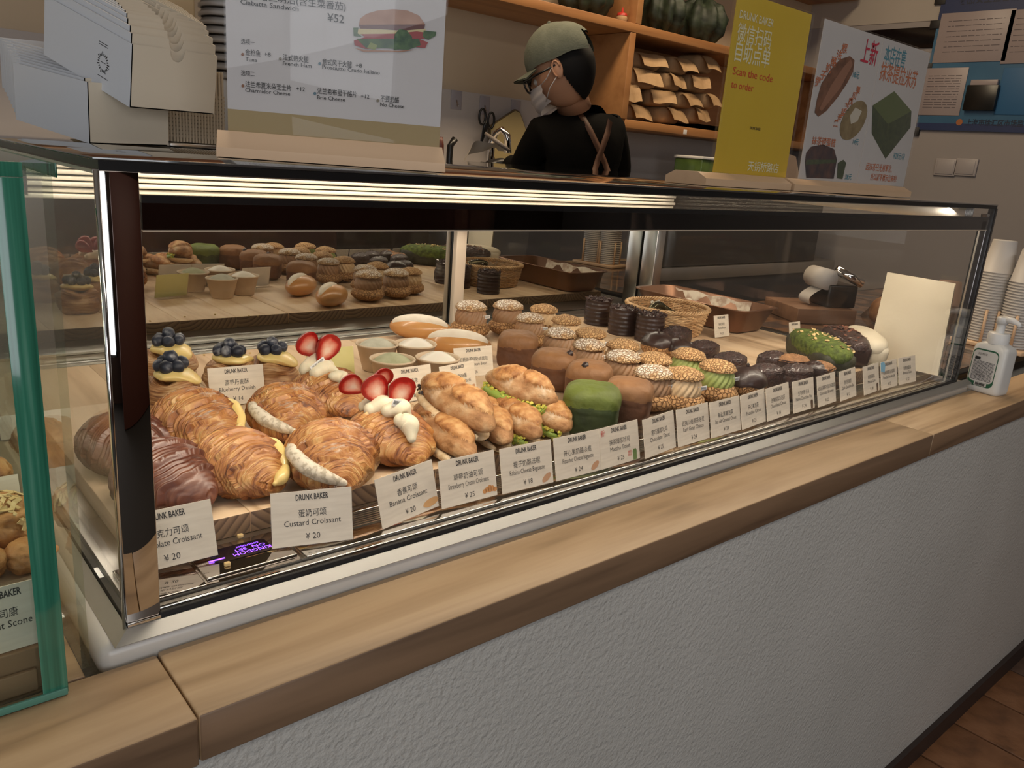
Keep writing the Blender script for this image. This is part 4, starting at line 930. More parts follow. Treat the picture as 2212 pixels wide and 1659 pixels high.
icard(655, 762, (752, 747), '', '', '¥32', 'pale yellow price card behind the rear strawberry croissant', paper=M_yel)
icard(1530, 1583, (683, 677), '抹茶巴斯克', 'Matcha Basque', '¥ 35', 'white price card reading Matcha Basque standing before the brown tin', W=.062, hgt=.056)
icard(1692, 1736, (697, 692), '抹茶磅蛋糕', 'Matcha', '¥ 38', 'small white price card half hidden behind the matcha loaf', W=.05, hgt=.05)
# paper bag leaning on the end pane
bg = thing('paper_bag', 'large plain cream paper bag leaning against the right end pane inside the case', 'bag', (1.885, .77, BZ-.018))
cor = [(1.893, .690, .952), (1.880, .850, .952), (1.893, .850, 1.162), (1.899, .700, 1.160)]
m = MB(); n1 = Vector((.008, 0, 0))
def bag_pt(u, v, o): 
    a = Vector(cor[0]).lerp(Vector(cor[1]), u); b = Vector(cor[3]).lerp(Vector(cor[2]), u); p = a.lerp(b, v)
    return p + Vector((o+.0015*fbm((u*3, v*4, o*100), 1), 0, 0)) - Vector(bg.location)
m.grid(14, 18, lambda u, v: bag_pt(u, v, 0)); m.grid(14, 18, lambda u, v: bag_pt(u, v, .005), flip=True)
m.build('paper', noisy('cream_bag_paper', [(.3, (.62, .54, .40)), (.7, (.68, .60, .46))], 8, .7, .0006, 60), bg)

# ---------------------------------------------------------------- posters on top
def P2(px, py, y): return at_y(px, py, y)
def at_s(px, py, y):                                             # y: depth of an X-parallel plane, or (root location, yaw, offset) for a turned sign
    if isinstance(y, tuple):
        n = Vector((math.sin(y[1]), -math.cos(y[1]), 0)); w_ = at_pl(px, py, y[0], n); l = Matrix.Rotation(-y[1], 3, 'Z') @ (w_-Vector(y[0])); l.y = y[2]; return l
    return at_y(px, py, y)
def mps(px, py, y): return mpp(at_pl(px, py, y[0], Vector((math.sin(y[1]), -math.cos(y[1]), 0)))) if isinstance(y, tuple) else mpp(at_y(px, py, y))
def ppoly(mb, pts, y, mi=0): 
    vs = [at_s(px, py, y) for px, py in pts]
    mb.add(vs, [tuple(range(len(vs)))], mi=mi)
def ptext(mb, body, x0, py, x1, h, y, mi=0, bold=0, rot=0):
    """flat lettering in the plane of a sign: left end at pixel x0,py; world width reaches pixel x1; letter height h px"""
    a = at_s(x0, py, y); b = at_s(x1, py, y); wd = b.x-a.x; s = h*mps(x0, py, y)*1.35
    k = len(mb.v); mb.text(body, s, Matrix.Identity(4), 1, 'LEFT', mi, bold=bold*s)
    xs = [v[0] for v in mb.v[k:]]
    if not xs: return
    w0 = max(xs)-min(xs); q = wd/w0 if w0 else 1
    c, sn = math.cos(rot), math.sin(rot)
    mb.v[k:] = [(a.x+((v[0]-min(xs))*q)*c-v[1]*sn, a.y, a.z+((v[0]-min(xs))*q)*sn+v[1]*c) for v in mb.v[k:]]
def relp(mb, root, flip=False):
    q = Vector(root.location); mb.v = [(v[0]-q.x, v[1]-q.y, v[2]-q.z) for v in mb.v]; return mb
def flatmat(n, c): return plain(n, c, .5)
M_grey_paper = noisy('poster_paper', [(.3, (.46, .43, .42)), (.7, (.51, .48, .46))], 3, .45)
M_olive = flatmat('olive_band', (.30, .215, .085))
YAWM = math.radians(-24); PR = Vector((.405, .792, CZT+.001))
t = thing('menu_poster', 'printed sandwich menu in clear acrylic on a long pale wooden foot', 'poster', PR, YAWM)
def PLN(o): return (tuple(PR), YAWM, o)
zl = at_s(493, 300, PLN(0)).z; xl = at_s(493, 297, PLN(0)).x; xr = at_s(948, 330, PLN(0)).x; ztop = .40
MB().box(xl, xr, 0, .0015, zl-.006, ztop).build('paper_sheet', M_grey_paper, t)
MB().bbox(xl-.002, xr+.002, -.004, -.0015, zl-.012, ztop, .0005).build('acrylic_sheet', M_acrylic, t)
MB().box(xl, xr, -.0006, -.0001, zl-.004, at_s(495, 235, PLN(0)).z).build('olive_band', M_olive, t)
MB().prism([(-.030, 0), (.034, 0), (.028, .013), (.006, .025), (-.006, .025), (-.027, .009)], xl-.010, xr+.002, Matrix(((0, 0, 1, 0), (1, 0, 0, 0), (0, 1, 0, 0), (0, 0, 0, 1)))).build('wooden_foot', M_beech, t)
yt = PLN(-.0010); m = MB()
for s, x0, py, x1, h in [('夏巴塔三明治(含生菜番茄)', 519.5, -6, 747, 14), ('Ciabatta Sandwich', 519.5, 9, 645, 10.5), ('¥52', 707, 46, 743, 17), ('选项一', 520.7, 94, 550, 9), ('金枪鱼', 530, 118, 562.5, 10.5), ('+8', 570.5, 121, 585, 8.5), ('Tuna', 530, 131.5, 555, 8.5),
   ('法式熟火腿', 611, 129, 666.5, 10.5), ('French Ham', 611, 140.5, 673, 8.5), ('意式风干火腿', 696, 139, 760, 10.5), ('+8', 767, 145, 782, 8.5), ('Prosciutto Crudo Italiano', 696, 148.5, 820.5, 8.5), ('选项二', 520.7, 162, 550.5, 9),
   ('法兰希夏米朵芝士片', 530, 187, 629, 10.5), ('+12', 640, 195.5, 658.5, 8.5), ('Charmidor Cheese', 530, 198, 626.5, 8.5), ('法兰希布里干酪片', 685, 201.5, 770.5, 10.5), ('+12', 779.5, 211.5, 797.6, 8.5), ('Brie Cheese', 685, 214, 745.6, 8.5), ('不要奶酪', 822, 218, 862, 10.5), ('No Cheese', 821, 229.5, 873, 8.5)]:
    ptext(m, s, x0, py, x1, h, yt, 0, .004)
def disc(mb, px, py, r, y, mi): ppoly(mb, [(px+r*math.cos(i*PI/6), py+r*math.sin(i*PI/6)) for i in range(12)], y, mi)
for px, py, mi in [(524, 117.5, 1), (605.5, 127, 3), (690.5, 137.5, 2), (524.5, 185.5, 1), (680, 202, 2), (816, 217.5, 3)]: disc(m, px, py, 3.3, yt, mi)
m.build('menu_lettering', [M_mark, flatmat('brown_dot', (.20, .07, .02)), flatmat('blue_dot', (.08, .15, .19)), flatmat('grey_dot', (.20, .17, .12))], t)
m = MB(); 
SW = [([(775, 55), (778, 40), (792, 30), (815, 23), (850, 20), (880, 23), (905, 34), (918, 53), (850, 57)], 0, 0), ([(775, 54), (918, 53), (916, 64), (870, 67), (825, 63), (778, 62)], 1, 1), ([(774, 62), (825, 64), (870, 67), (918, 62), (922, 72), (880, 77), (820, 76), (772, 74)], 2, 2),
      ([(780, 74), (850, 73), (900, 68), (930, 72), (915, 84), (840, 84), (790, 82)], 3, 3), ([(763, 60), (774, 60), (772, 72), (782, 80), (764, 78)], 4, 4), ([(915, 66), (942, 69), (940, 78), (925, 86), (912, 80)], 4, 4), ([(852, 75), (862, 63), (878, 66), (890, 80), (886, 104), (850, 108)], 5, 4),
      ([(764, 88), (790, 80), (850, 86), (905, 84), (924, 92), (918, 104), (885, 100), (790, 106), (766, 98)], 6, 3), ([(770, 84), (800, 84), (850, 84), (905, 84), (908, 98), (880, 108), (830, 104), (790, 104)], 7, 4), ([(800, 92), (815, 98), (810, 108), (792, 104)], 8, 5), ([(765, 104), (790, 108), (860, 110), (900, 107), (870, 112), (785, 112)], 6.5, 0)]
for pts, lay, mi in SW: ppoly(m, pts, PLN(-.0010-.0001*lay), mi)
m.build('sandwich_picture', [noisy('bun_print', [(.3, (.30, .14, .08)), (.7, (.42, .23, .15))], 60, .5), flatmat('ham_print', (.12, .04, .035)), flatmat('cheese_print', (.55, .46, .24)), flatmat('tomato_print', (.30, .05, .05)), noisy('lettuce_print', [(.3, (.02, .06, .03)), (.7, (.09, .16, .06))], 150, .5), flatmat('pale_leaf_print', (.22, .26, .08))], t)
# yellow and white signs share the wooden-foot construction
def foot_sign(root, x0, x1, y, zb, zt, paper, split=None):
    relp(MB().bbox(x0-.003, x1+.003, y-.004, y-.001, zb-.012, zt+.002, .0006), root).build('acrylic_sheet', M_acrylic, root)
    relp(MB().bbox(x0-.003, x1+.003, y+.0025, y+.0055, zb-.012, zt+.002, .0006), root).build('acrylic_sheet', M_acrylic, root)
    if split: 
        relp(MB().box(x0, split-.0004, y, y+.001, zb, zt), root).build('paper_sheet', paper, root); relp(MB().box(split+.0004, x1, y-.0004, y+.001, zb, zt), root).build('paper_sheet', paper, root)
    else: relp(MB().box(x0, x1, y, y+.001, zb, zt), root).build('paper_sheet', paper, root)
YY = .82
za = at_y(1540, 372, YY); zb_ = at_y(1696, 386, YY); zt_ = at_y(1743, 28, YY).z
t = thing('yellow_sign', 'yellow order sign in clear acrylic standing on a wooden foot on top of the case', 'sign', ((za.x+zb_.x)/2, YY, CZT+.001))
foot_sign(t, za.x, zb_.x, YY, za.z, zt_, noisy('yellow_paper', [(.3, (.50, .33, .025)), (.7, (.58, .40, .035))], 3, .5))
def foot(root, x0, x1, y):
    w_ = .040; f_ = MB().prism([(y-w_, CZT+.001), (y+w_, CZT+.001), (y+w_, CZT+.012), (y+w_*.55, CZT+.021), (y-w_*.55, CZT+.021), (y-w_, CZT+.012)], x0, x1, Matrix(((0, 0, 1, 0), (1, 0, 0, 0), (0, 1, 0, 0), (0, 0, 0, 1))))
    relp(f_, root).build('wooden_foot', M_beech, root)
foot(t, at_y(1525, 390, YY-.04).x, at_y(1708, 410, YY-.04).x, YY)
yt = YY-.0004; m = MB()
for s, x0, py, x1, h, mi in [('DRUNK BAKER', 1597, 38, 1673.5, 17, 0), ('微信扫码', 1591, 84, 1667, 30, 0), ('自助点单', 1586.5, 127, 1663.6, 34, 0), ('天钥桥路店', 1614, 367, 1681, 17, 0), ('Scan the code', 1582.5, 160, 1671, 17, 1), ('to order', 1579, 189, 1628, 16, 1), ('DRUNK BAKER', 1619.7, 279, 1643, 6, 2)]:
    ptext(m, s, x0, py, x1, h, yt, mi, .006)
relp(m, t).build('sign_lettering', [flatmat('cream_marker', (.66, .62, .42)), flatmat('red_marker', (.50, .06, .02)), M_mark], t)
wa = at_y(1724, 386, YY); wb = at_y(1951, 402, YY); wz = at_y(1782, 40, YY).z; ws = at_y(1850, 394, YY).x
t = thing('white_sign', 'wide white two-sheet sign with bread pictures on a wooden foot on the case', 'sign', ((wa.x+wb.x)/2, YY, CZT+.001))
foot_sign(t, wa.x, wb.x, YY, wa.z, wz, noisy('white_sheet', [(.3, (.47, .44, .42)), (.7, (.51, .48, .455))], 3, .45), ws)
foot(t, at_y(1716, 405, YY-.04).x, at_y(1968, 420, YY-.04).x, YY)
m = MB(); yt = YY-.0008
for s, x0, py, x1, h, mi, r in [('上新', 1859, 130, 1894, 40, 1, 0), ('本店在售', 1908, 132, 1956, 30, 2, 0), ('抹茶提拉米苏', 1899, 169, 1982, 30, 0, 0), ('18元', 1842, 166, 1856, 12, 2, 0), ('14元', 1842, 311, 1854, 11, 2, 0), ('抹茶磅蛋糕', 1753.5, 310, 1805, 14, 0, 0), ('38元', 1825, 387, 1839, 11, 2, 0), ('¥28元/块', 1929, 342, 1954, 12, 2, 0), ('因抹茶日光易氧化,', 1870, 366, 1927, 13, 0, 0), ('所以就不展示出来啦!', 1880, 388, 1937, 12, 0, 0)]:
    ptext(m, s, x0, py, x1, h, yt, mi, .008)
for k, ch in enumerate('提子奶酪法棍'): ptext(m, ch, 1760+k*11.5, 184-k*14.5, 1772+k*11.5, 16, yt, 0, .015)
for k, ch in enumerate('黑海盐芝麻贝果'): ptext(m, ch, 1800+k*8, 272-k*12, 1810+k*8, 12, yt, 0, .015)
relp(m, t).build('sign_lettering', [flatmat('orange_marker', (.45, .13, .05)), flatmat('crimson_marker', (.45, .02, .05)), flatmat('teal_marker', (.06, .22, .27))], t)
m = MB()
ppoly(m, [(1836, 121), (1846, 130), (1843, 155), (1830, 180), (1810, 210), (1785, 240), (1768, 252), (1760, 243), (1765, 215), (1775, 180), (1795, 150), (1815, 128)], yt, 0)
ppoly(m, [(1838, 128), (1842, 140), (1815, 190), (1775, 240), (1770, 235), (1795, 185), (1822, 145)], yt-.0001, 1)
ppoly(m, [(1844+22*math.cos(a)+20*math.sin(a), 260+9*math.cos(a)-42*math.sin(a)) for a in [i*PI/9 for i in range(18)]], yt, 2)
ppoly(m, [(1848, 232), (1862, 240), (1852, 262), (1838, 268), (1836, 250)], yt-.0001, 3)
ppoly(m, [(1932, 197), (1969, 240), (1967, 275), (1913, 343), (1883, 288), (1885, 228)], yt, 4)
ppoly(m, [(1932, 197), (1969, 240), (1918, 268), (1885, 228)], yt-.0001, 5)
ppoly(m, [(1742, 330), (1752, 317), (1778, 312), (1802, 322), (1808, 345), (1801, 386), (1742, 384), (1739, 350)], yt, 6)
ppoly(m, [(1742, 345), (1806, 345), (1806, 352), (1740, 356)], yt-.0001, 4)
ppoly(m, [(1810, 352), (1822, 345), (1828, 352), (1820, 387), (1808, 385)], yt, 4)
relp(m, t).build('bread_pictures', [noisy('crust_print', [(.3, (.10, .04, .02)), (.7, (.20, .085, .045))], 60, .5), flatmat('crust_light_print', (.26, .12, .07)), noisy('roll_print', [(.3, (.16, .11, .05)), (.7, (.27, .20, .10))], 50, .5), flatmat('seed_print', (.50, .45, .36)), noisy('green_cake_print', [(.3, (.035, .05, .03)), (.7, (.07, .085, .04))], 90, .5), flatmat('green_top_print', (.10, .125, .05)), noisy('dark_cake_print', [(.3, (.02, .02, .03)), (.7, (.10, .05, .04))], 50, .5)], t)
# folded paper note behind the yellow sign
a = at_y(1712, 308, .95); t = thing('folded_note', 'folded white paper card standing behind the two signs', 'paper', (a.x-.02, .95, CZT+.001))
MB().add([(0, 0, 0), (.085, 0, 0), (.075, .02, .065), (-.005, .02, .075), (0, .05, 0), (.085, .05, 0)], [(0, 1, 2, 3), (3, 2, 5, 4)]).build('sheet', plain('note_paper', (.50, .44, .42), .6), t)

# ---------------------------------------------------------------- nested paper boxes at the left
M_boxw = plain('white_board', (.60, .61, .63), .6); M_boxc = plain('cream_board', (.60, .52, .40), .6)
def tray(idx, A, H, W, back, name_label, y0, logo=False, first=False):
    """open paper tray: cream front wall with thumb notch, white side wall, back and far walls"""
    t = thing('cake_box', name_label, 'paper box', A, 0, 'nested paper cake boxes')
    ex = Vector(W); ez = Vector(H); ey = Vector(back); th = .0012
    n = 9; top = []
    prof = [(0, 1), (.42, 1), (.44, .985)] + [(.44+.075+(-math.cos(q*PI/n))*.085+.01, 1-.20*math.sin(q*PI/n)**.7) for q in range(1, n)] + [(.62, 1.0), (1, .985)]
    fr = MB(); vs = []
    for k, (u, v) in enumerate(prof):
        vs += [ex*u, ex*u+ez*v]
    b = len(vs); off = Vector((0, th, 0)); vs2 = vs + [p+off for p in vs]
    fs = [(2*i, 2*i+2, 2*i+3, 2*i+1) for i in range(len(prof)-1)] + [(b+2*i+1, b+2*i+3, b+2*i+2, b+2*i) for i in range(len(prof)-1)] + [(2*i+1, 2*i+3, b+2*i+3, b+2*i+1) for i in range(len(prof)-1)]
    fr.add(vs2, fs).build('front_wall', M_boxc, t)
    def wall(p, q, r, s, o, name, mt): MB().add([p, q, r, s, p+o, q+o, r+o, s+o], [(0, 1, 2, 3), (7, 6, 5, 4), (0, 4, 5, 1), (2, 6, 7, 3), (1, 5, 6, 2), (3, 7, 4, 0)]).build(name, mt, t)
    wall(Vector(), ez, ez+ey*1.0, ey, Vector((th, 0, 0)), 'side_wall', M_boxw)
    wall(ex, ex+ez*.985, ex+ez+ey, ex+ey, Vector((th, 0, 0)), 'side_wall', M_boxc)
    wall(ey, ey+ez, ey+ez+ex, ey+ex, Vector((0, th, 0)), 'back_wall', M_boxw)
    wall(Vector(), ex, ex+ey, ey, Vector((0, 0, th)), 'bottom', M_boxw)
    if logo:
        nx = Vector((-.0004, 0, 0)); eu = ey.normalized(); ev = ez.normalized(); c = ey*.30+ez*.45
        lg = MB()
        for k in range(22):
            a = 2*PI*k/22; r0, r1 = .0075, .0105+.0015*(k % 3 == 0)
            p0 = c+eu*(-math.cos(a)*r0)+ev*math.sin(a)*r0; p1 = c+eu*(-math.cos(a)*r1)+ev*math.sin(a)*r1; sd = (eu*math.sin(a)+ev*math.cos(a))*.0006
            lg.add([p0-sd+nx, p1-sd+nx, p1+sd+nx, p0+sd+nx], [(0, 1, 2, 3)])
        for dz_, w_ in ((.018, .009), (.0205, .009), (-.016, .010), (0, .005)):
            p = c+ev*dz_; lg.add([p-eu*w_+nx, p+eu*w_+nx, p+eu*w_+ev*.0007+nx, p-eu*w_+ev*.0007+nx], [(0, 1, 2, 3)])
        lg.build('printed_emblem', M_mark, t)
    return t
def nest(px_ab, yk, N, steps, group_desc, backpx, W_px, logo):
    A = at_y(*px_ab[0], yk); B = at_y(*px_ab[1], yk); Rb = at_y(*W_px, yk); nb = Vector((1, .30, 0)).normalized(); back = at_pl(*backpx, A, nb)-A
    ez = B-A; ez.y = 0; ex = Rb-A; ex.y = 0; px, py = px_ab[1]
    for k in range(N):
        q = at_x(px, py, B.x)-B
        tray(k, A+q+Vector((.0016*k, 0, 0)), ez, ex*(1-.012*k), back*(1-.02*k), ('front box of the ' if k == 0 else ['second', 'third', 'fourth', 'fifth', 'sixth', 'seventh', 'eighth', 'ninth', 'tenth'][k-1]+' box back in the ')+group_desc, yk, logo and k == 0)
        s = steps[min(k, len(steps)-1)]; px += s[0]; py += s[1]
nest(((280, 232), (285, 95)), 1.0, 10, [(-5, -24), (-6, -17), (-9, -16), (-5, -12), (-7, -7), (-11, -9), (-10, -8)], 'upper leaning stack of paper boxes', (95, 118), (460, 247), True)
nest(((193, 310), (188, 177)), 1.05, 9, [(-10, -9), (-12, -9), (-13, -9)], 'lower stack of paper boxes on the case', (35, 258), (362, 315), False)
# brown-tinted box behind, and stack of slotted sleeves, lids
A = at_y(150, 60, 1.25); B = at_y(468, 100, 1.25)
t = thing('paper_bag', 'tall tan paper bag standing behind the leaning box stack', 'bag', (A.x+.06, 1.25, CZT+.001))
MB().bbox(-.06, .105, 0, .05, 0, .25, .004).build('bag_body', noisy('tan_paper', [(.3, (.50, .36, .20)), (.7, (.56, .42, .25))], 10, .7), t)
MB().text('DRUNK BAKER', .016, Matrix.Translation((.055, -.001, .165)) @ Matrix.Rotation(PI/2, 4, 'X') @ Matrix.Rotation(PI-.12, 4, 'Z'), .6).build('bag_print', M_mark, t)
a = at_y(362, 312, 1.12); b = at_y(488, 318, 1.12); top = at_y(476, 158, 1.12).z
t = thing('sleeve_stack', 'row of thin cream slotted cardboard sleeves behind the paper boxes', 'cardboard sleeves', (a.x, 1.12, CZT+.001))
for k in range(19):
    x = (b.x-a.x)*k/19; w_ = (b.x-a.x)/19*.72
    p = MB().bbox(x, x+w_, 0, .10, .006, top-CZT, .0008)
    for q in range(12): p.box(x+w_*1.0, x+w_*1.22, -.0002, .002, .012+q*.0048, .0155+q*.0048)
    p.build('sleeve', M_boxc, t)
MB().bbox(0, b.x-a.x, -.01, .11, 0, .005, .001).build('base_tray', M_alu, t)
a = at_y(481, 145, 1.3)
t = thing('lid_stack', 'stack of pale cup lids standing behind the sandwich menu', 'cup lids', (a.x+.012, 1.3, CZT+.001))
for k in range(26): MB().lathe([(0, .010), (.040, .010), (.042, .006), (.045, .005), (.045, 0), (.041, 0)], 28).build('cup_lid', plain('lid_white', (.42, .41, .40), .4) if k == 0 else bpy.data.materials['lid_white'], t, (0, 0, .10+k*.0125))
MB().bbox(-.035, .035, -.035, .035, 0, .10, .003).build('lid_box', M_boxw, t)
# clear tape piece and black tape on the left side pane
o = MB().bbox(CX0+.0018, CX0+.0031, .92, 1.03, 1.285, 1.322, .0003).build('black_tape', M_rubber); tag(o, 'black tape patch on the upper left side pane of the case', 'tape')

# ---------------------------------------------------------------- soap pump bottle
p = at_z(2128, 846, ZC); p.z = ZC+.0005
t = thing('pump_bottle', 'white foam pump bottle with green-edged label on the worktop', 'bottle', p, -1.72)
m = MB(); vs = []; rings = [(.036, .024, .012, 0), (.0385, .0265, .012, .004), (.039, .027, .012, .010), (.039, .027, .012, .098), (.036, .025, .012, .108), (.026, .020, .012, .114), (.022, .019, .012, .116)]
for a, b, r, z in rings: vs += [(x, y, z) for x, y in rrect(a, b, r)]
m.add(vs, [(i*n_+j, i*n_+(j+1) % n_, (i+1)*n_+(j+1) % n_, (i+1)*n_+j) for i in range(len(rings)-1) for j in range(n_)]+[tuple(range(n_))[::-1], tuple(range((len(rings)-1)*n_, len(rings)*n_))], True)
m.build('bottle_body', plain('bottle_white', (.66, .65, .62), .3), t)
MB().lathe([(0, .113), (.022, .113), (.0225, .115), (.0225, .136), (.0205, .139), (0, .139)], 36).build('collar', M_white, t)
MB().lathe([(.009, .138), (.009, .166), (0, .166)], 20).build('pump_stem', M_white, t)
MB().lathe([(0, .160), (.0125, .160), (.0125, .172), (.011, .175), (0, .175)], 24).tube([(0, 0, .171), (.022, 0, .171), (.036, 0, .166), (.040, 0, .160)], [.0085, .007, .005, .004], 10).build('pump_head', M_white, t)
MR = Matrix.Translation((-.004, -.0272, 0)) @ Matrix.Rotation(PI/2, 4, 'X')
def rr2(w_, h0, h1, r): return [(x, y+(h0+h1)/2) for x, y in rrect(w_, (h1-h0)/2, r)]
lb = MB().prism(rr2(.029, .014, .100, .012), 0, .0003, MR, 0).prism(rr2(.0272, .024, .0965, .010), .0003, .0005, MR, 1).prism([(-.012, .0155), (.016, .0155), (.016, .0235), (-.012, .0235)], .0005, .0007, MR, 1)
lb.build('label', [flatmat('label_green', (.02, .10, .05)), plain('label_white', (.60, .58, .55), .4)], t)
m = MB()
MT = lambda x, y: MR @ Matrix.Translation((x, y, .0009))
m.text('卫生洗手液', .0055, MT(-.018, .0865), .8, 'LEFT'); m.box(-.022, -.010, .0745, .0815, .0006, .0010, MR)
rd = random.Random(5)
for k in range(17):
    y = .071-k*.0027; x = -.0235
    while x < .022:
        l = rd.uniform(.002, .007); m.box(x, min(x+l, .0235), y, y+.0011, .0006, .0009, MR); x += l+.0009
for k in range(20): m.box(-.009+k*.0011, -.009+k*.0011+rd.choice([.0004, .0007]), .0165, .0225, .0008, .0011, MR)
m.text('2021.12\n 9月2日', .0062, MT(-.012, .044), .9, 'LEFT')
m.build('label_print', M_mark, t)
# ---------------------------------------------------------------- dark counter at the right with cups
t = thing('glass_counter_panel', 'dark glossy panel with black rim on the counter right of the case', 'counter panel', (2.9, 1.1, ZC+.0005))
MB().bbox(-.86, .8, -.395, .45, 0, .016, .002).build('rim', M_black, t)
MB().box(-.83, .78, -.375, .43, .0162, .0175).build('panel', noisy('dark_photo_panel', [(.4, (.05, .03, .02)), (.52, (.22, .12, .07)), (.6, (.07, .06, .06))], 9, .08, detail=2), t)
cz_ = ZC+.0185
def cup_stack(px, py, n, label, rz, gap=.0078):
    p = at_z(px, py, cz_); t = thing('cup_stack', label, 'paper cups', (p.x, p.y, cz_+.012), rz, 'stacks of white paper cups')
    prof = [(.0425, 0), (.0445, .001), (.0445, .0035), (.042, .004), (.0305, .090), (.0300, .0915), (0, .0915)]
    base = None
    mc = plain('cup_white', (.56, .53, .50), .5) if 'cup_white' not in bpy.data.materials else bpy.data.materials['cup_white']
    for k in range(n):
        if base is None: base = MB().lathe(prof, 26).build('paper_cup', mc, t); o = base
        else: o = base.copy(); C.objects.link(o); o.parent = t
        o.location = (0, 0, k*gap)
    return p
pc1 = cup_stack(2118, 742, 26, 'left tall stack of upturned white paper cups in a wooden rack', 0)
pc2 = cup_stack(2182, 757, 24, 'right tall stack of upturned white paper cups nearest the photo edge', 0)
t = thing('cup_rack', 'light wooden rack holding the stacks of paper cups', 'rack', ((pc1.x+pc2.x)/2, (pc1.y+pc2.y)/2, cz_))
d = (pc2-pc1).normalized(); L2 = (pc2-pc1).length/2
MB().bbox(-L2-.06, L2+.06, -.06, .06, 0, .011, .002, Matrix.Rotation(math.atan2(d.y, d.x), 4, 'Z')).build('base', M_beech, t)
for sx in (-1, 1):
    for a in (.6, 1.9, 3.4, 4.6, 5.6): 
        q = d*(sx*L2)+Vector((math.cos(a)*.0475, math.sin(a)*.0475, 0)); MB().tube([(q.x, q.y, .008), (q.x, q.y, .105)], .004, 8).build('dowel', M_beech, t)
# things behind the end pane
a = at_z(1835, 705, cz_+.001)
t = thing('wooden_block', 'square wooden block carrying the printer behind the end pane', 'block', (2.36, 1.28, cz_), -.5)
MB().bbox(-.10, .10, -.10, .10, 0, .045, .002).build('block', wood('walnut', (.22, .12, .07), (.17, .09, .05), (.10, .05, .03)), t)
t = thing('receipt_printer', 'small dark receipt printer with curling paper on the wooden block', 'printer', (2.40, 1.24, cz_+.0455), -.5)
MB().bbox(-.04, .06, -.05, .05, 0, .07, .006).build('printer_body', M_black, t)
MB().tube([(-.045, -.045, .085), (-.045, .045, .085)], .032, 24).build('paper_roll', plain('receipt_paper', (.50, .48, .46), .6), t)
MB().grid(10, 2, lambda u, v: Vector((-.05-.04*math.sin(u*2.2), -.03+.06*v, .055-.05*u))).build('receipt', bpy.data.materials['receipt_paper'], t)
MB().tube([(-.01, -.02, .115), (.07, -.05, .078)], .014, 14).build('steel_tube', M_chrome, t)
a = at_z(1965, 600, 1.0)
t = thing('plastic_bag', 'crumpled clear plastic bag lying behind the end pane', 'plastic bag', (2.72, 1.15, cz_))
MB().grid(24, 24, lambda u, v: Vector(((u-.5)*.24, (v-.5)*.16, .10*math.sin(PI*u)**.5*math.sin(PI*v)**.5*(1+.35*fbm((u*4, v*4, 1), 1)))) if 0 < u < 1 and 0 < v < 1 else Vector(((u-.5)*.24, (v-.5)*.16, 0))).build('film', glass('plastic_film', (.62, .58, .54), .10, .6, rough=.12), t)
t = thing('takeaway_cup', 'single brown paper cup upside down on clear lids behind the end pane', 'cup', (2.62, .98, cz_))
MB().lathe([(.041, 0), (.042, .06), (.040, .085)], 26).build('clear_lids', glass('clear_lids', (.7, .66, .62), .12, .6, rough=.05), t)
MB().lathe([(.046, .085), (.046, .089), (.043, .090), (.031, .155), (0, .157)], 30).build('cup', plain('brown_cup', (.30, .20, .15), .6), t)
t = thing('loaf_of_bread', 'brown loaf lying on the far counter behind the leaning paper bag', 'bread', (2.55, 1.12, cz_), .3)
ell(MB(), .10, .05, .045, (0, 0, .04), 2.3, .06).build('loaf', M_toast, t)
# ---------------------------------------------------------------- green-edged glass case at the far left
GX1, GYF, GZ1 = .110, .634, 1.330
t = g_ = thing('glass_cabinet', 'frameless glass box with thick green polished edges at the far left', 'glass cabinet', (-.4, 1.0, ZC+.001))
M_gedge = bpy.data.materials.new('green_glass_edge'); M_gedge.use_nodes = True
b = M_gedge.node_tree.nodes['Principled BSDF']; b.inputs['Base Color'].default_value = (.05, .30, .19, 1); b.inputs['Roughness'].default_value = .12; b.inputs['Transmission Weight'].default_value = .35; b.inputs['Coat Weight'].default_value = .6
nt = M_gedge.node_tree; tc = nd(nt, 'ShaderNodeTexCoord'); mp = nd(nt, 'ShaderNodeMapping'); mp.inputs['Scale'].default_value = (160, 160, 3); nn = nd(nt, 'ShaderNodeTexNoise'); nn.inputs['Scale'].default_value = 1
L(nt, tc.outputs['Object'], mp.inputs[0]); L(nt, mp.outputs[0], nn.inputs['Vector']); L(nt, ramp(nt, nn.outputs['Fac'], [(.35, (.010, .10, .06)), (.6, (.06, .29, .19)), (.75, (.20, .46, .34))]), b.inputs['Base Color'])
M_pane = glass('thick_pane', (.90, .94, .92), .045, .6)
def gp(mb, name, mt): return relp(mb, g_).build(name, mt, g_)
gp(MB().box(-.95, GX1-.001, GYF+.0005, GYF+.0085, ZC+.002, GZ1-.010), 'front_pane', M_pane)
gp(MB().box(GX1+.0160, GX1+.0225, GYF+.022, 1.45, ZC+.002, GZ1-.010), 'side_pane', M_pane)
gp(MB().box(-.95, GX1+.0225, GYF+.009, 1.45, GZ1-.0095, GZ1-.0005), 'top_pane', M_pane)
gp(MB().bbox(GX1-.0005, GX1+.0008, GYF, GYF+.012, ZC+.001, GZ1-.010, .0003).bbox(GX1-.017, GX1+.0008, GYF-.0009, GYF+.0003, ZC+.001, GZ1-.010, .0003), 'polished_edge', M_gedge)
gp(MB().bbox(-.95, GX1+.0008, GYF-.0008, GYF+.0005, GZ1-.0098, GZ1, .0003).bbox(GX1+.0222, GX1+.0235, GYF+.009, 1.45, GZ1-.0098, GZ1, .0003), 'polished_edge', M_gedge)
gp(MB().bbox(-.95, GX1, GYF-.003, GYF-.0002, ZC, ZC+.006, .0005), 'silicone_bead', plain('green_bead', (.10, .26, .20), .3))
area('left_cabinet_light', (-.2, .80, 1.31), (.55, .03), 1.0, LED)
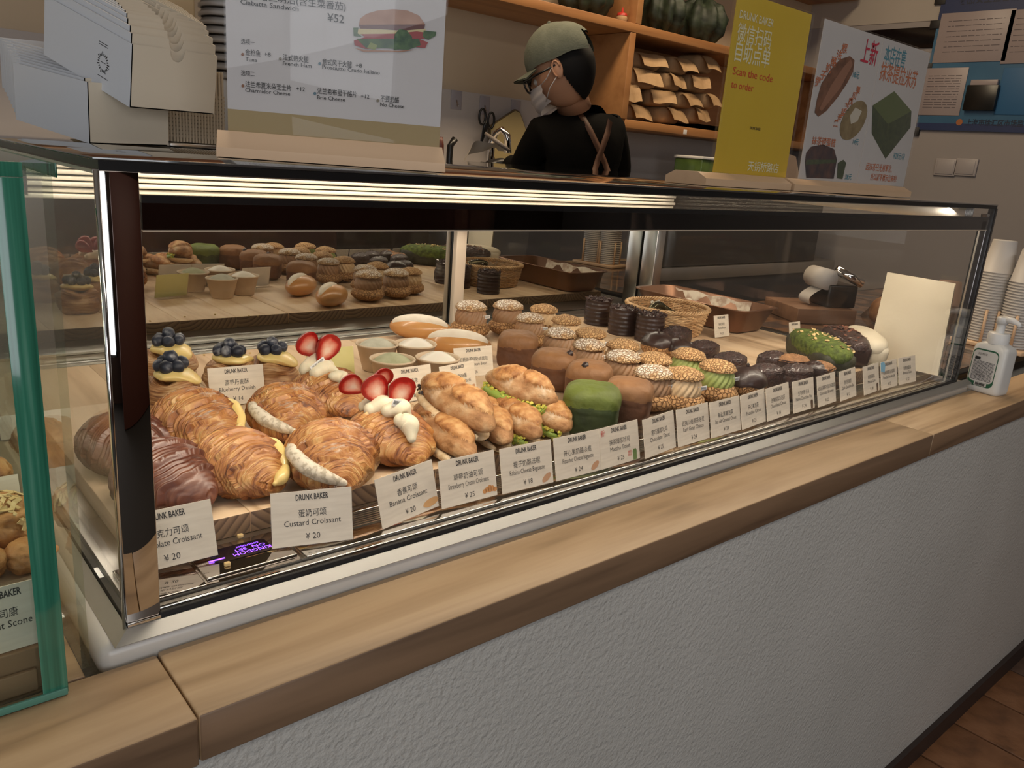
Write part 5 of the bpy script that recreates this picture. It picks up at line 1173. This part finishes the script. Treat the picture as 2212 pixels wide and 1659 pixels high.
o = MB().bbox(-.6, .1165, .672, 1.4, ZC+.002, 1.000, .003).build('display_board', M_board); tag(o, 'wooden display board inside the green-edged glass cabinet', 'board')
lz = 1.0005
M_scone = noisy('scone_crust', [(.3, (.22, .08, .022)), (.5, (.44, .20, .06)), (.75, (.60, .35, .15))], 40, .6, .003, 90, detail=9)
def lpos(px, py, h): p = at_z(px, py, lz+h); p.z = lz; return p
def scone(label, p, s, seed, flakes=True):
    t = thing('scone', label, 'scone', p, seed, 'scones in the left glass cabinet')
    b = MB(); sphere_radial(b, lambda d: Vector((d.x*s, d.y*s, d.z*s*.72))*(1+.14*fbm(d*1.6+Vector((seed, 0, 0)), 1.4, 4)), 40, 56, (0, 0, s*.66)); b.build('crust', M_scone, t)
    if flakes:
        rd = random.Random(seed); f = MB()
        for k in range(60):
            a = rd.random()*2*PI; q = rd.random()**.7*.95; d = Vector((math.cos(a)*q, math.sin(a)*q, math.sqrt(max(0, 1-q*q)))); r = s*1.03
            f.prism([(-.006, -.0018), (.006, -.002), (.0055, .002), (-.005, .0018)], 0, .0008, Matrix.Translation((d.x*r, d.y*r, d.z*s*.75+s*.66)) @ d.to_track_quat('Z', 'Y').to_matrix().to_4x4() @ Matrix.Rotation(rd.random()*6, 4, 'Z') @ Matrix.Rotation(rd.uniform(-.5, .5), 4, 'X'))
        tag(f.build('coconut_flakes', M_almond, t), kind='stuff')
scone('large scone covered with toasted coconut flakes behind the left glass', Vector((.089, .748, lz)), .034, 2)
scone('small dark orange scone at the left edge, in front of the flaked one', Vector((.066, .697, lz)), .021, 5, False)
scone('pale round scone in front of the flaked one, beside the green glass edge', Vector((.1025, .696, lz)), .0195, 7, False)
scone('flat brown scone behind the small white card in the left cabinet', Vector((.092, .872, lz)), .029, 9, False)
scone('dark scone at the back beside the clock card in the cabinet', Vector((.088, .960, lz)), .029, 12, False)
t = card('椰香司康', 'Coconut Scone', '', 'white price card reading Scone in the left glass cabinet', Vector((.0715, .653, ZC+.040)), .03, tilt=.05, W=.080, H=.058, group='cards in the left cabinet')
t = card('', '', '', 'small blank white card among the scones in the left cabinet', Vector((.093, .808, lz)), 0, W=.05, H=.04, group='cards in the left cabinet', brand='')
t = card('', '08:30', '', 'narrow cream card with opening time at the rear of the left cabinet', Vector((.080, 1.02, lz)), 0, W=.08, H=.03, group='cards in the left cabinet', brand='', paper=M_card)
o = MB().bbox(-.6, .1095, GYF+.0165, .6715, ZC+.0015, ZC+.0385, .001).build('display_riser', M_wood_side); tag(o, 'low brown wooden riser behind the front pane of the left cabinet', 'riser')
t = thing('brown_sign', 'brown plate with a pale round emblem at the foot of the left glass', 'sign', (.040, GYF+.011, ZC+.0035))
MB().bbox(-.07, .052, 0, .004, 0, .019, .001).build('plate', M_wood_side, t)
m = MB(); m.tube([(.008*math.cos(a)-.008, -.0006, .011+.007*math.sin(a)) for a in [i*PI/12 for i in range(25)]], .0005, 5); m.tube([(.004*math.cos(a)-.008, -.0006, .011+.0035*math.sin(a)) for a in [PI+i*PI/10 for i in range(11)]], .0005, 5)
m.text('推荐', .0055, Matrix.Translation((.012, -.0006, .010)) @ Matrix.Rotation(PI/2, 4, 'X'), 1, 'LEFT'); m.build('emblem', plain('pale_print', (.55, .5, .42), .6), t)

# ---------------------------------------------------------------- kitchen behind
YS = 2.45
def fz(px, py, y=YS): return at_y(px, py, y)
sh = thing('wooden_shelf', 'orange-brown wooden wall shelf unit with open compartments behind the baker', 'shelf', (2.9, 2.6, 1.5))
def sp(mb, nm='shelf_board'): return relp(mb, sh).build(nm, M_shelfwood, sh)
za, zb2 = 1.883, 1.918
sp(MB().bbox(.2, 4.45, YS, YB-.002, za, zb2, .002)); sp(MB().bbox(2.70, 4.45, YS, YB-.002, 1.505, 1.540, .002)); sp(MB().bbox(2.675, 2.710, YS+.001, YB-.002, 1.541, 1.882, .002), 'divider')
sp(MB().bbox(2.70, 2.735, YS+.001, YB-.002, 1.919, 2.3, .002), 'divider'); sp(MB().bbox(.2, 4.45, YS, YB-.002, 2.30, 2.335, .002))
sp(MB().bbox(4.41, 4.45, YS+.001, YB-.002, 1.541, 1.882, .002), 'divider'); sp(MB().box(2.71, 4.41, YB-.012, YB-.004, 1.54, 1.882), 'back_panel')
tg = MB().bbox(3.10, 3.125, YS-.002, YS-.0005, 1.508, 1.528, .0004); relp(tg, sh).build('shelf_label', M_white, sh)
M_kraft = noisy('kraft_bag', [(.3, (.36, .22, .11)), (.7, (.48, .31, .16))], 14, .7, .002, 40)
def kraft(px, py, w_, h_, label, s, y=YS+.05, flap=True):
    p = at_y(px, py, y); k = mpp(p); W = w_*k*1.25; H = h_*k
    rd = random.Random(s); t = thing('coffee_bag', label, 'paper bag', (p.x, y+rd.uniform(0, .03), p.z), rd.uniform(-.3, .25), 'folded kraft bags on the shelf')
    b = MB(); sphere_radial(b, lambda d: Vector(sup(d, W/2, .075, H/2, 5)*(d)*(1+.05*fbm(d*2+Vector((s, 0, 0)), 1.5))), 18, 28, (0, .08, H/2)); b.build('bag_body', M_kraft, t)
    if flap:
        q = rd.uniform(-.5, .5); f = MB(); f.grid(8, 6, lambda u, v: Vector(((u-.5)*W*.85+q*W*v*.4, .012-.05*v+.004*math.sin(u*7+s), H*.92+.005*math.sin(u*5+s)-H*.75*v*v)), smooth=False); f.build('folded_flap', M_kraft, t)
KB = [(1388, 264, 62, 36), (1455, 268, 62, 34), (1522, 268, 55, 34), (1362, 228, 40, 46), (1430, 230, 58, 34), (1492, 234, 52, 32), (1545, 236, 42, 32), (1395, 190, 66, 40), (1462, 196, 56, 34), (1515, 198, 50, 34), (1408, 150, 70, 34), (1476, 160, 52, 34), (1532, 158, 50, 36)]
wd = ['left', 'middle', 'right', 'far left', 'centre left', 'centre right', 'far right', 'left', 'middle', 'right', 'left', 'middle', 'right']
rw = ['bottom', 'bottom', 'bottom', 'second', 'second', 'second', 'second', 'third', 'third', 'third', 'top', 'top', 'top']
for k, (px, py, w_, h_) in enumerate(KB): kraft(px, py, w_, h_, 'folded kraft paper bag, %s one in the %s row on the wooden shelf' % (wd[k], rw[k]), k)
# dark plants and jars on the upper shelf
M_dkleaf = noisy('dark_leaves', [(.3, (.006, .010, .005)), (.7, (.022, .034, .016))], 30, .6)
for k, (px, lb) in enumerate([(1262, 'dark green glossy squash on the upper shelf, left of the divider'), (1430, 'dark green bushy plant on the upper shelf, right of the divider'), (1512, 'grey dark foliage plant at the right of the upper shelf')]):
    p = at_y(px, 30, YS+.14); t = thing('dark_plant', lb, 'plant', (p.x, YS+.14, 1.919), k)
    b = MB(); sphere_radial(b, lambda d: Vector((d.x*.12, d.y*.10, d.z*.10))*(1+.12*math.cos(8*math.atan2(d.y, d.x))+.1*fbm(d*2, 2)), 24, 48, (0, 0, .10)); b.build('foliage', M_dkleaf, t)
p = at_y(1351, 32, YS+.06); t = thing('red_lid_bottle', 'small jar with bright red pointed lid on the upper shelf', 'bottle', (p.x-.02, YS+.06, 1.919))
MB().lathe([(0, 0), (.022, 0), (.024, .02), (.020, .03), (0, .03)], 20).build('jar', M_kraft, t); MB().lathe([(.022, .028), (.020, .038), (.006, .042), (.003, .060), (0, .061)], 20).build('red_lid', plain('red_lid', (.45, .03, .02), .4), t)
# back counter and sink wall
o = thing('kitchen_counter', 'stainless back counter under the hanging scissors', 'counter', (2.4, 2.5, 0))
relp(MB().bbox(.2, 4.4, 2.28, YB-.015, .86, .92, .004), o).build('steel_top', M_alu, o); relp(MB().box(.22, 4.38, 2.32, YB-.02, .0, .858), o).build('cabinet_body', plain('cabinet_grey', (.16, .15, .14), .5), o)
o = thing('steel_fridge', 'low dark steel appliance on the back counter right of the baker', 'appliance', (3.45, 2.5, .921))
MB().bbox(-.65, .75, -.20, .22, 0, .365, .006).build('body', plain('dark_steel', (.12, .11, .10), .35, .6), o)
p = at_y(1500, 378, 2.45); t = thing('storage_box', 'clear green-tinted storage box with white lid behind the yellow sign', 'box', (p.x+.02, 2.42, 1.2875))
MB().bbox(-.12, .16, -.08, .08, 0, .115, .006).build('box_body', noisy('green_glass_box', [(.3, (.05, .09, .02)), (.7, (.13, .20, .05))], 9, .15, coat=.5), t); MB().bbox(-.125, .165, -.085, .085, .1155, .128, .003).build('lid', M_white, t)
t = thing('black_device', 'flat black card reader lying beside the green storage box', 'device', (p.x-.23, 2.36, 1.2875))
MB().bbox(-.08, .07, -.05, .05, 0, .030, .004).build('device_body', M_black, t); MB().bbox(-.06, .05, -.04, .03, .0301, .0310, .0004).build('device_screen', M_mirror, t)
# hooks, scissors, cutting board
M_hook = plain('hook_patch', (.36, .33, .35), .3)
for k, (px, py) in enumerate([(986, 216), (1047, 228), (1114, 236), (1173, 246)]):
    p = at_y(px, py, YB-.014); t = thing('wall_hook', ['clear square wall hook, empty, left of the scissors', 'clear square wall hook holding the scissors', 'clear square wall hook holding the cutting board', 'clear square wall hook beside the masked face'][k], 'hook', (p.x, YB-.014, p.z), 0, 'square wall hooks')
    MB().bbox(-.026, .026, -.001, 0.001, -.036, .036, .0008).build('patch', M_hook, t); MB().tube([(0, -.001, 0), (0, -.006, -.015), (0, -.012, -.024), (0, -.018, -.020)], .0025, 6).build('hook_wire', M_alu, t)
y = YB-.05; a = at_y(1042, 252, y); b = at_y(1061, 260, y); c = at_y(1035, 320, y); mid = at_y(1049, 272, y)
t = thing('scissors', 'black-handled kitchen scissors hanging from a wall hook', 'scissors', (mid.x, y, mid.z))
for k, q in enumerate((a, b)):
    ctr = q-mid; MB().tube([(ctr.x+.016*math.cos(s)*1.0, 0, ctr.z+.030*math.sin(s)) for s in [i*PI/14 for i in range(29)]], .0048, 8, False).build('handle', M_black, t)
    MB().add([(ctr.x*.3-.008, -.002, ctr.z*.2), (ctr.x*.3+.010, -.002, ctr.z*.2), ((c-mid).x*(.98+.04*k)+.004, -.002, (c-mid).z), ((c-mid).x*(.98+.04*k)-.001, .002, (c-mid).z), (ctr.x*.5, .003, -.01)], [(0, 1, 2, 3), (0, 3, 4), (1, 4, 2), (4, 3, 2), (0, 4, 1)]).build('blade', M_black, t)
ell(MB(), .012, .006, .022, (0, 0, -.004)).build('pivot', M_black, t)
y = YB-.04; cs = [at_y(*q, y) for q in [(1058, 274), (1112, 238), (1122, 243), (1142, 300), (1135, 350), (1080, 372), (1062, 330)]]; ct_ = cs[0]
t = thing('cutting_board', 'cream plastic cutting board with dark rim hanging on the wall', 'cutting board', ct_)
loop = [(v.x-ct_.x, v.z-ct_.z) for v in cs]
MXZ = Matrix(((1, 0, 0, 0), (0, 0, 1, 0), (0, 1, 0, 0), (0, 0, 0, 1)))
cxm = sum(v[0] for v in loop)/7; czm = sum(v[1] for v in loop)/7
MB().prism([(cxm+(x-cxm)*1.03, czm+(z-czm)*1.03) for x, z in loop], -.002, .008, MXZ).build('rim', plain('board_rim', (.12, .085, .04), .5), t)
MB().prism([(cxm+(x-cxm)*.985, czm+(z-czm)*.985) for x, z in loop], -.005, -.0021, MXZ).build('board', plain('board_cream', (.42, .33, .16), .5), t)
# faucet
p0 = at_y(1058, 368, 2.36)
t = thing('faucet', 'tall curved chrome kitchen faucet beside the baker', 'faucet', (p0.x, 2.36, .921))
hz = at_y(1062, 278, 2.36).z-.921
MB().tube([(0, 0, 0), (0, 0, hz-.05), (.005, -.01, hz-.015), (.018, -.03, hz), (.030, -.05, hz-.02), (.034, -.055, hz-.08)], [.014, .013, .012, .012, .012, .013], 14).build('spout', M_chrome, t)
MB().lathe([(.022, 0), (.022, .03), (.014, .04)], 18).build('base', M_chrome, t); MB().tube([(0, 0, hz-.12), (.018, -.02, hz-.12)], .012, 10).build('sprayer_ring', M_black, t)
t = thing('utensil_pot', 'dark utensil handles sticking up behind the menu poster edge', 'utensils', (at_y(965, 345, 2.4).x, 2.4, .921))
MB().lathe([(0, 0), (.05, 0), (.055, .22), (.05, .22), (.045, .01)], 24).build('pot', M_alu, t)
for k, dx_ in enumerate((-.03, .012)): MB().tube([(dx_*.3, 0, .1), (dx_, 0, .45+.0*k), (dx_*1.6+.012, 0, .475)], [.006, .012, .012], 8).build('utensil_handle', M_black if k else plain('red_brown_handle', (.12, .03, .02), .4), t)

# ---------------------------------------------------------------- right wall board, switches, window
xw = XR-.012
def wx(px, py): return at_x(px, py, xw)
bd = [wx(2032, -20), wx(1978, 280), wx(2212, 285)]
yb0 = bd[1].y; z0 = bd[1].z; z1 = 2.30
t = thing('licence_board', 'blue notice board with framed certificates on the right wall', 'notice board', (XR, 1.5, z0))
M_blue = noisy('blue_board', [(.3, (.045, .12, .22)), (.7, (.07, .17, .28))], 3, .3); M_navy = flatmat('navy_band', (.015, .03, .10))
q = lambda mb, nm, mt: relp(mb, t).build(nm, mt, t)
q(MB().bbox(xw-.002, XR-.001, .9, yb0, z0, z1, .001), 'panel', M_blue)
q(MB().box(xw-.003, xw-.0022, .9, yb0, z0, z0+.035).box(xw-.003, xw-.0022, .9, yb0, 2.16, z1), 'navy_band', M_navy)
for py in (2, 53, 145, 285): 
    z = wx(2020, py).z; q(MB().bbox(xw-.005, XR, yb0-.02, yb0+.035, z-.02, z+.02, .001), 'corner_tape', M_rubber)
M_certw = noisy('certificate_paper', [(.3, (.30, .25, .25)), (.7, (.33, .28, .28))], 4, .4)
def cert(x0, y0, x1, y1, nm, lines, seed, gap=None):
    a = wx(x0, y0); b = wx(x1, y1); k = q(MB().bbox(xw-.006, xw-.003, b.y, a.y, min(a.z, b.z), max(a.z, b.z), .001), nm, M_certw)
    m = MB(); rd = random.Random(seed); n = lines; za_ = max(a.z, b.z); hh = abs(a.z-b.z)
    for i in range(n):
        z = za_-hh*(.16+.72*i/n); y_ = a.y-(a.y-b.y)*.12
        while y_ > b.y+(a.y-b.y)*.12:
            l = rd.uniform(.01, .05); y2 = max(y_-l, b.y+(a.y-b.y)*.12)
            m.box(xw-.0066, xw-.0062, y2, y_, z-.003, z); y_ = y2-.006
    m.v = [(v[0], v[1], v[2]) for v in m.v]; relp(m, t); m.v = [tuple(Vector(v)) for v in m.v]; pl_ = m.build('printed_lines', plain('faint_ink', (.10, .08, .09), .6) if 'faint_ink' not in bpy.data.materials else bpy.data.materials['faint_ink'], k); pl_['kind'] = 'stuff'
cert(2036, 30, 2172, 132, 'certificate', 7, 1); cert(2187, 22, 2290, 135, 'certificate', 7, 2); cert(2000, 148, 2072, 250, 'notice_sheet', 13, 3)
a = wx(2095, 185); b = wx(2150, 240)
q(MB().bbox(xw-.03, xw-.003, b.y, a.y, b.z, a.z, .002), 'black_box', M_black)
q(MB().bbox(xw-.025, xw-.004, b.y+.01, a.y-.01, a.z-.005, a.z+.025, .002), 'white_papers', M_certw)
a = wx(2170, 147); b = wx(2300, 250); q(MB().bbox(xw-.005, xw-.003, b.y, a.y, b.z, a.z, .001), 'blue_card', flatmat('bright_blue_card', (.03, .12, .26)))
def wtext(body, x0, py, x1, h, mt, nm):
    a = wx(x0, py); b = wx(x1, py); m = MB(); s = h*mpp(a)*1.35; m.text(body, s, Matrix.Identity(4), 1, 'LEFT', bold=.012*s)
    xs = [v[0] for v in m.v]; k = (a.y-b.y)/(max(xs)-min(xs)); m.v = [(xw-.0036, a.y-(v[0]-min(xs))*k, a.z+v[1]) for v in m.v]; return q(m, nm, mt)
wtext('上海市徐汇区市场监督管理局', 2086, 270, 2270, 11, flatmat('dark_blue_ink', (.008, .015, .04)), 'board_lettering')
wtext('食品安全监督信息公示', 2070, 9, 2260, 17, bpy.data.materials['dark_blue_ink'], 'board_heading')
a = wx(2073, 264); q(MB().prism([(.016*math.cos(i*PI/6), .016*math.sin(i*PI/6)) for i in range(12)], 0, .001, Matrix.Translation((xw-.0035, a.y, a.z)) @ Matrix.Rotation(-PI/2, 4, 'Y')), 'round_emblem', flatmat('emblem_orange', (.35, .12, .04)))
for k, (x0, x1) in enumerate([(2021, 2062), (2064, 2107)]):
    a = wx(x0, 345); b = wx(x1, 378); s = thing('light_switch', ['left white wall switch plate below the blue board', 'right white wall switch plate below the blue board'][k], 'switch', (XR-.001, (a.y+b.y)/2, (a.z+b.z)/2), 0, 'wall switches')
    hy = abs(a.y-b.y)/2*.97; MB().bbox(-.010, 0, -hy, hy, -.043, .043, .003).build('plate', plain('switch_plate', (.36, .33, .33), .4) if k == 0 else bpy.data.materials['switch_plate'], s); MB().bbox(-.013, -.0101, -hy*.8, hy*.8, -.034, .034, .002).build('rocker', bpy.data.materials['switch_plate'], s)
a = wx(1885, 55); b = wx(2025, 90)
a1 = wx(1860, 57); b1 = wx(1972, 105)
win = struct('window_2', MB().bbox(XR-.010, XR-.001, 1.62, 2.42, at_x(1980, 105, XR).z, at_x(1980, 60, XR).z, .002), plain('dark_opening', (.006, .005, .006), .2))
struct('trim_2', MB().bbox(XR-.004, XR-.0005, 1.4, YB, 2.18, 2.9, .001), noisy('beige_soffit', [(.3, (.42, .38, .33)), (.7, (.45, .41, .36))], 3, .7))

# ---------------------------------------------------------------- the baker
def pdp(px, py, y): return at_y(px, py, y)
Y0 = 1.95
pl = at_y(1245, 330, Y0)
bk = thing('person', 'baker in grey-green cap, mask, glasses, black shirt and brown apron straps', 'person', (pl.x, Y0, 0))
bv = [  # name, position, radius x,y
 (pl.x+.0, Y0, .96, .150, .115), (pl.x, Y0+.01, 1.10, .140, .105), (pl.x+.0, Y0+.02, 1.26, .160, .115), (pl.x+.01, Y0+.02, 1.40, .165, .105), (pl.x+.015, Y0+.01, 1.475, .095, .075), (pl.x+.01, Y0+.01, 1.53, .058, .058)]
bv = [(Vector((a, b_, c)), (r1, r2)) for a, b_, c, r1, r2 in bv]
sl = at_y(1168, 292, Y0+.03); sr = at_y(1316, 282, Y0-.01)
el = at_y(1128, 372, Y0+.12); er = at_y(1338, 400, Y0-.0); wl = at_y(1098, 352, Y0+.27); wr = at_y(1150, 380, Y0+.30)
bv += [(sl, (.070, .066)), (el, (.052, .052)), (wl, (.034, .032)), (sr, (.072, .068)), (er, (.055, .055)), (wr, (.034, .032)),
       (Vector((pl.x-.09, Y0, .86)), (.088, .092)), (Vector((pl.x-.10, Y0+.02, .48)), (.060, .062)), (Vector((pl.x-.10, Y0-.01, .10)), (.040, .042)), (Vector((pl.x-.12, Y0+.12, .045)), (.038, .034)),
       (Vector((pl.x+.09, Y0, .86)), (.088, .092)), (Vector((pl.x+.10, Y0+.02, .48)), (.060, .062)), (Vector((pl.x+.10, Y0-.01, .10)), (.040, .042)), (Vector((pl.x+.11, Y0+.12, .045)), (.038, .034))]
be = [(0, 1), (1, 2), (2, 3), (3, 4), (4, 5), (3, 6), (6, 7), (7, 8), (3, 9), (9, 10), (10, 11), (0, 12), (12, 13), (13, 14), (14, 15), (0, 16), (16, 17), (17, 18), (18, 19)]
def skin(name, vs, es, mat, parent, lvl=2, root=0):
    me = bpy.data.meshes.new(name+'_s'); me.from_pydata([tuple(v-Vector(parent.location)) for v, r in vs], es, [])
    ob = bpy.data.objects.new(name+'_s', me); C.objects.link(ob)
    ob.modifiers.new('k', 'SKIN'); sv = me.skin_vertices[0].data
    for k, (v, r) in enumerate(vs): sv[k].radius = r; sv[k].use_root = (k == root)
    sb = ob.modifiers.new('s', 'SUBSURF'); sb.levels = lvl; sb.render_levels = lvl
    dg = bpy.context.evaluated_depsgraph_get(); m2 = bpy.data.meshes.new_from_object(ob.evaluated_get(dg)); m2.name = name
    bpy.data.objects.remove(ob)
    for p in m2.polygons: p.use_smooth = True
    m2.materials.clear(); m2.materials.append(mat); o = bpy.data.objects.new(name, m2); C.objects.link(o); o.parent = parent; return o
M_shirt = plain('black_cloth', (.0055, .005, .0045), .9, spec=.08, bump=.003, bscale=14)
body = skin('body', bv, be, M_shirt, bk)
M_skin = plain('skin', (.52, .27, .16), .5, sss=.1); M_hair = plain('black_hair', (.005, .004, .0035), .6, spec=.2)
# apron straps laid on the back of the shirt
from mathutils.bvhtree import BVHTree
bvh = BVHTree.FromPolygons([v.co+Vector(bk.location) for v in body.data.vertices], [tuple(p.vertices) for p in body.data.polygons])
M_strap = plain('brown_leather', (.11, .048, .025), .6)
cp_ = Vector((0, 0, CZ))
for pts in ([(1216, 224), (1240, 236), (1258, 256), (1274, 284), (1290, 318), (1304, 350), (1314, 378)], [(1318, 240), (1316, 262), (1310, 290), (1300, 318), (1290, 345), (1281, 375)]):
    W_ = []
    for px, py in pts:
        h = bvh.ray_cast(cp_, ray(px, py).normalized())
        if h[0]: W_.append((h[0]+h[1]*.004, h[1]))
    m = MB(); vs = []
    for i, (p, n) in enumerate(W_):
        tt = (W_[min(i+1, len(W_)-1)][0]-W_[max(i-1, 0)][0]).normalized(); s = tt.cross(n).normalized()*.011
        for q_ in (p-s-n*.003, p-s+n*.001, p+s+n*.001, p+s-n*.003): vs.append(q_-Vector(bk.location))
    m.add(vs, [(i*4+j, i*4+(j+1) % 4, (i+1)*4+(j+1) % 4, (i+1)*4+j) for i in range(len(W_)-1) for j in range(4)]+[(0, 1, 2, 3), tuple(range(len(vs)-4, len(vs)))[::-1]], True)
    m.build('apron_strap', M_strap, bk)
# head: local frame x = forward (face), z = up, looking image-left and down
hc = at_y(1213, 150, Y0)
fdir = (-RGT*.93+Vector((FWD.x, FWD.y, 0)).normalized()*.30); fdir.z = 0; fdir.normalize(); fdir = (fdir*math.cos(.42)+Vector((0, 0, -1))*math.sin(.42)).normalized()
side = Vector((0, 0, 1)).cross(fdir).normalized(); upd = fdir.cross(side).normalized()
HM = Matrix((fdir, side, upd)).transposed().to_4x4(); HM.translation = hc-Vector(bk.location)
def hb(mb, name, mt): mb.v = [tuple(HM @ Vector(v)) for v in mb.v]; return mb.build(name, mt, bk)
def headf(d, g=0):
    x, y, z = d; r = Vector((x*.094, y*.074, z*.112))
    if z < 0: r.x += .012*(x > 0)*abs(z)*x; r.y *= 1-.28*abs(z)**1.3; r.x *= 1-.10*(x < 0)*abs(z)
    if x > .75 and abs(y) < .2 and -.3 < z < .12: r.x += .018*(1-abs(y)/.2)*(1-abs(z+.12)/.26)
    if x > .7 and .02 < z < .25 and .15 < abs(y) < .5: r.x -= .006
    return r*(1+g)
m = MB(); sphere_radial(m, headf, 48, 64); hb(m, 'head', M_skin)
nk = at_y(1240, 232, Y0+.0)
m = MB(); nb = HM.inverted() @ (nk-Vector(bk.location)); m.tube([(-.025, 0, -.04), (nb.x*.6-.01, nb.y*.5, nb.z*.6), tuple(nb)], [.046, .046, .056], 20); hb(m, 'neck', M_skin)
m = MB(); m.grid(90, 144, lambda u, v: headf(Vector((math.sin(PI*u)*math.cos(2*PI*v), math.sin(PI*u)*math.sin(2*PI*v), math.cos(PI*u))), .07) + Vector((-.008, 0, 0)), cv=True)
m.f = [f for f in m.f if all((m.v[i][0] < -.004+.5*max(0, m.v[i][2])+.3*min(0, m.v[i][2]) and m.v[i][2] > -.112) for i in f)]; m.sm = m.sm[:len(m.f)]; m.mi = m.mi[:len(m.f)]; hb(m, 'hair', M_hair)
def capf(u, v):
    a = 2*PI*v; q = u*PI/2*1.12; return Vector((math.sin(q)*math.cos(a)*.112-.006, math.sin(q)*math.sin(a)*.090, .040+math.cos(q)*.100*(1+.04*math.cos(a))+.002*math.cos(6*a)*math.sin(q)))
m = MB(); m.grid(22, 60, capf, cv=True); M_cap = noisy('cap_cotton', [(.3, (.105, .115, .085)), (.7, (.135, .145, .11))], 40, .9, .001, 200)
keep = [k for k, f in enumerate(m.f) if not all(m.v[i][0] < -.082 and abs(m.v[i][1]) < .040 and .018 < m.v[i][2] < .082 for i in f)]
m.f = [m.f[k] for k in keep]; m.sm = m.sm[:len(m.f)]; m.mi = m.mi[:len(m.f)]
kp = hb(m, 'cap', M_cap)
def brim(u, v, dz): q = (v-.5)*2; return Vector((.086-.030*q*q+u*(.072-.030*q*q), q*.076*(1-.10*u), .030-.016*q*q-.012*u+dz))
m = MB(); m.grid(12, 20, lambda u, v: brim(u, v, .002)); m.grid(12, 20, lambda u, v: brim(u, v, -.0015), flip=True); hb(m, 'cap_brim', M_cap)
m = MB(); sphere_radial(m, lambda d: d*.006, 8, 10, (-.006, 0, .142)); hb(m, 'cap_button', M_cap)
# ear, glasses, mask, seen from the left profile side (-side towards the camera)
sg = 1 if (side.dot(-FWD) > 0) else -1
m = MB(); sphere_radial(m, lambda d: Vector((d.x*.017, d.y*.008, d.z*.031))*(1+.15*d.z), 16, 20, (-.004, sg*.078, -.012)); m.tube([(-.004+.012*math.cos(a), sg*.086, -.010+.024*math.sin(a)) for a in [-1.2+i*.35 for i in range(13)]], .003, 6); hb(m, 'ear', M_skin)
m = MB(); sphere_radial(m, lambda d: Vector((d.x*.017, d.y*.008, d.z*.031)), 12, 14, (-.004, -sg*.078, -.012)); hb(m, 'ear', M_skin)
m = MB()
for s in (-1, 1):
    m.tube([(.112, s*.034+.027*math.cos(a), -.014+.021*math.sin(a)) for a in [i*PI/10 for i in range(21)]], .0032, 6, False)
    m.tube([(.112, s*.060, -.004), (.060, s*.080, -.002), (-.004, s*.084, .002)], .0036, 6)
m.tube([(.114, -.008, -.008), (.114, .008, -.008)], .003, 6); hb(m, 'glasses', M_black)
for s in (-1, 1):
    m = MB(); sphere_radial(m, lambda d: d*.011, 12, 14, (.079, s*.032, -.012)); hb(m, 'eye', plain('eye_white', (.5, .47, .44), .3) if 'eye_white' not in bpy.data.materials else bpy.data.materials['eye_white'])
m = MB(); m.grid(20, 20, lambda u, v: Vector(((.118-.06*abs(v-.5)**2*4)+.010*math.sin(PI*u)-.012*u+.0015*math.sin(u*18), (v-.5)*.135, -.030-.078*u*(1-.25*abs(v-.5)*2)))); hb(m, 'face_mask', plain('mask_white', (.50, .46, .46), .7))
m = MB()
for zz in (-.025, -.075): m.tube([(.062, sg*.066, zz-.008), (.035, sg*.080, zz*.6-.008), (.004, sg*.086, -.012-(.02 if zz < -.05 else -.015))], .0016, 5)
hb(m, 'mask_loop', bpy.data.materials['mask_white'])
# gloved hands with separate fingers
M_glove = plain('black_glove', (.022, .020, .019), .35)
def hand(w_, fwd, up, nm='hand'):
    fwd = fwd.normalized(); rt = fwd.cross(up).normalized(); up = rt.cross(fwd)
    vs = [(w_, (.030, .024)), (w_+fwd*.05, (.036, .017)), (w_+fwd*.085, (.036, .014))]; h = skin(nm, vs, [(0, 1), (1, 2)], M_glove, bk, 2)
    for k in range(4):
        b0 = w_+fwd*.08+rt*(-.027+.018*k); Lf = (.030, .036, .034, .026)[k]
        skin('finger', [(b0, (.0095, .0095)), (b0+fwd*Lf-up*.006, (.009, .009)), (b0+fwd*Lf*1.6-up*.026, (.0085, .0085)), (b0+fwd*Lf*1.7-up*.046, (.007, .007))], [(0, 1), (1, 2), (2, 3)], M_glove, bk, 1)
    b0 = w_+fwd*.03-rt*.024; skin('thumb', [(b0, (.012, .012)), (b0-rt*.022+fwd*.02-up*.008, (.011, .011)), (b0-rt*.026+fwd*.048-up*.018, (.009, .009))], [(0, 1), (1, 2)], M_glove, bk, 1)
hand(wl, Vector((-.45, .85, -.1)), Vector((0, 0, 1))); hand(wr, Vector((-.9, .4, .0)), Vector((0, 0, 1)))
p = wl+Vector((-.04, .09, .015)); t = thing('white_cloth', 'white paper towel held in the gloved hand of the baker', 'cloth', p)
MB().grid(14, 10, lambda u, v: Vector((-.06+.16*u, .02*math.sin(u*6)+.05*v, .035*math.sin(PI*u)-.07*v*(1-u)+.008*math.sin(9*u)+.02))).build('cloth', plain('towel_white', (.50, .45, .40), .8), t)
a = at_y(1048, 288, 2.30); b = at_y(1100, 325, 2.22)
t = thing('spatula', 'grey flat spatula handle crossing in front of the faucet', 'spatula', a); MB().tube([(0, 0, 0), tuple((b-a)*.5), tuple(b-a)], [.006, .008, .006], 8).build('handle', plain('grey_handle', (.20, .17, .15), .5), t)
for o in bpy.data.objects:
    if o.type == 'EMPTY' and 'label' not in o: print('NOLABEL', o.name)
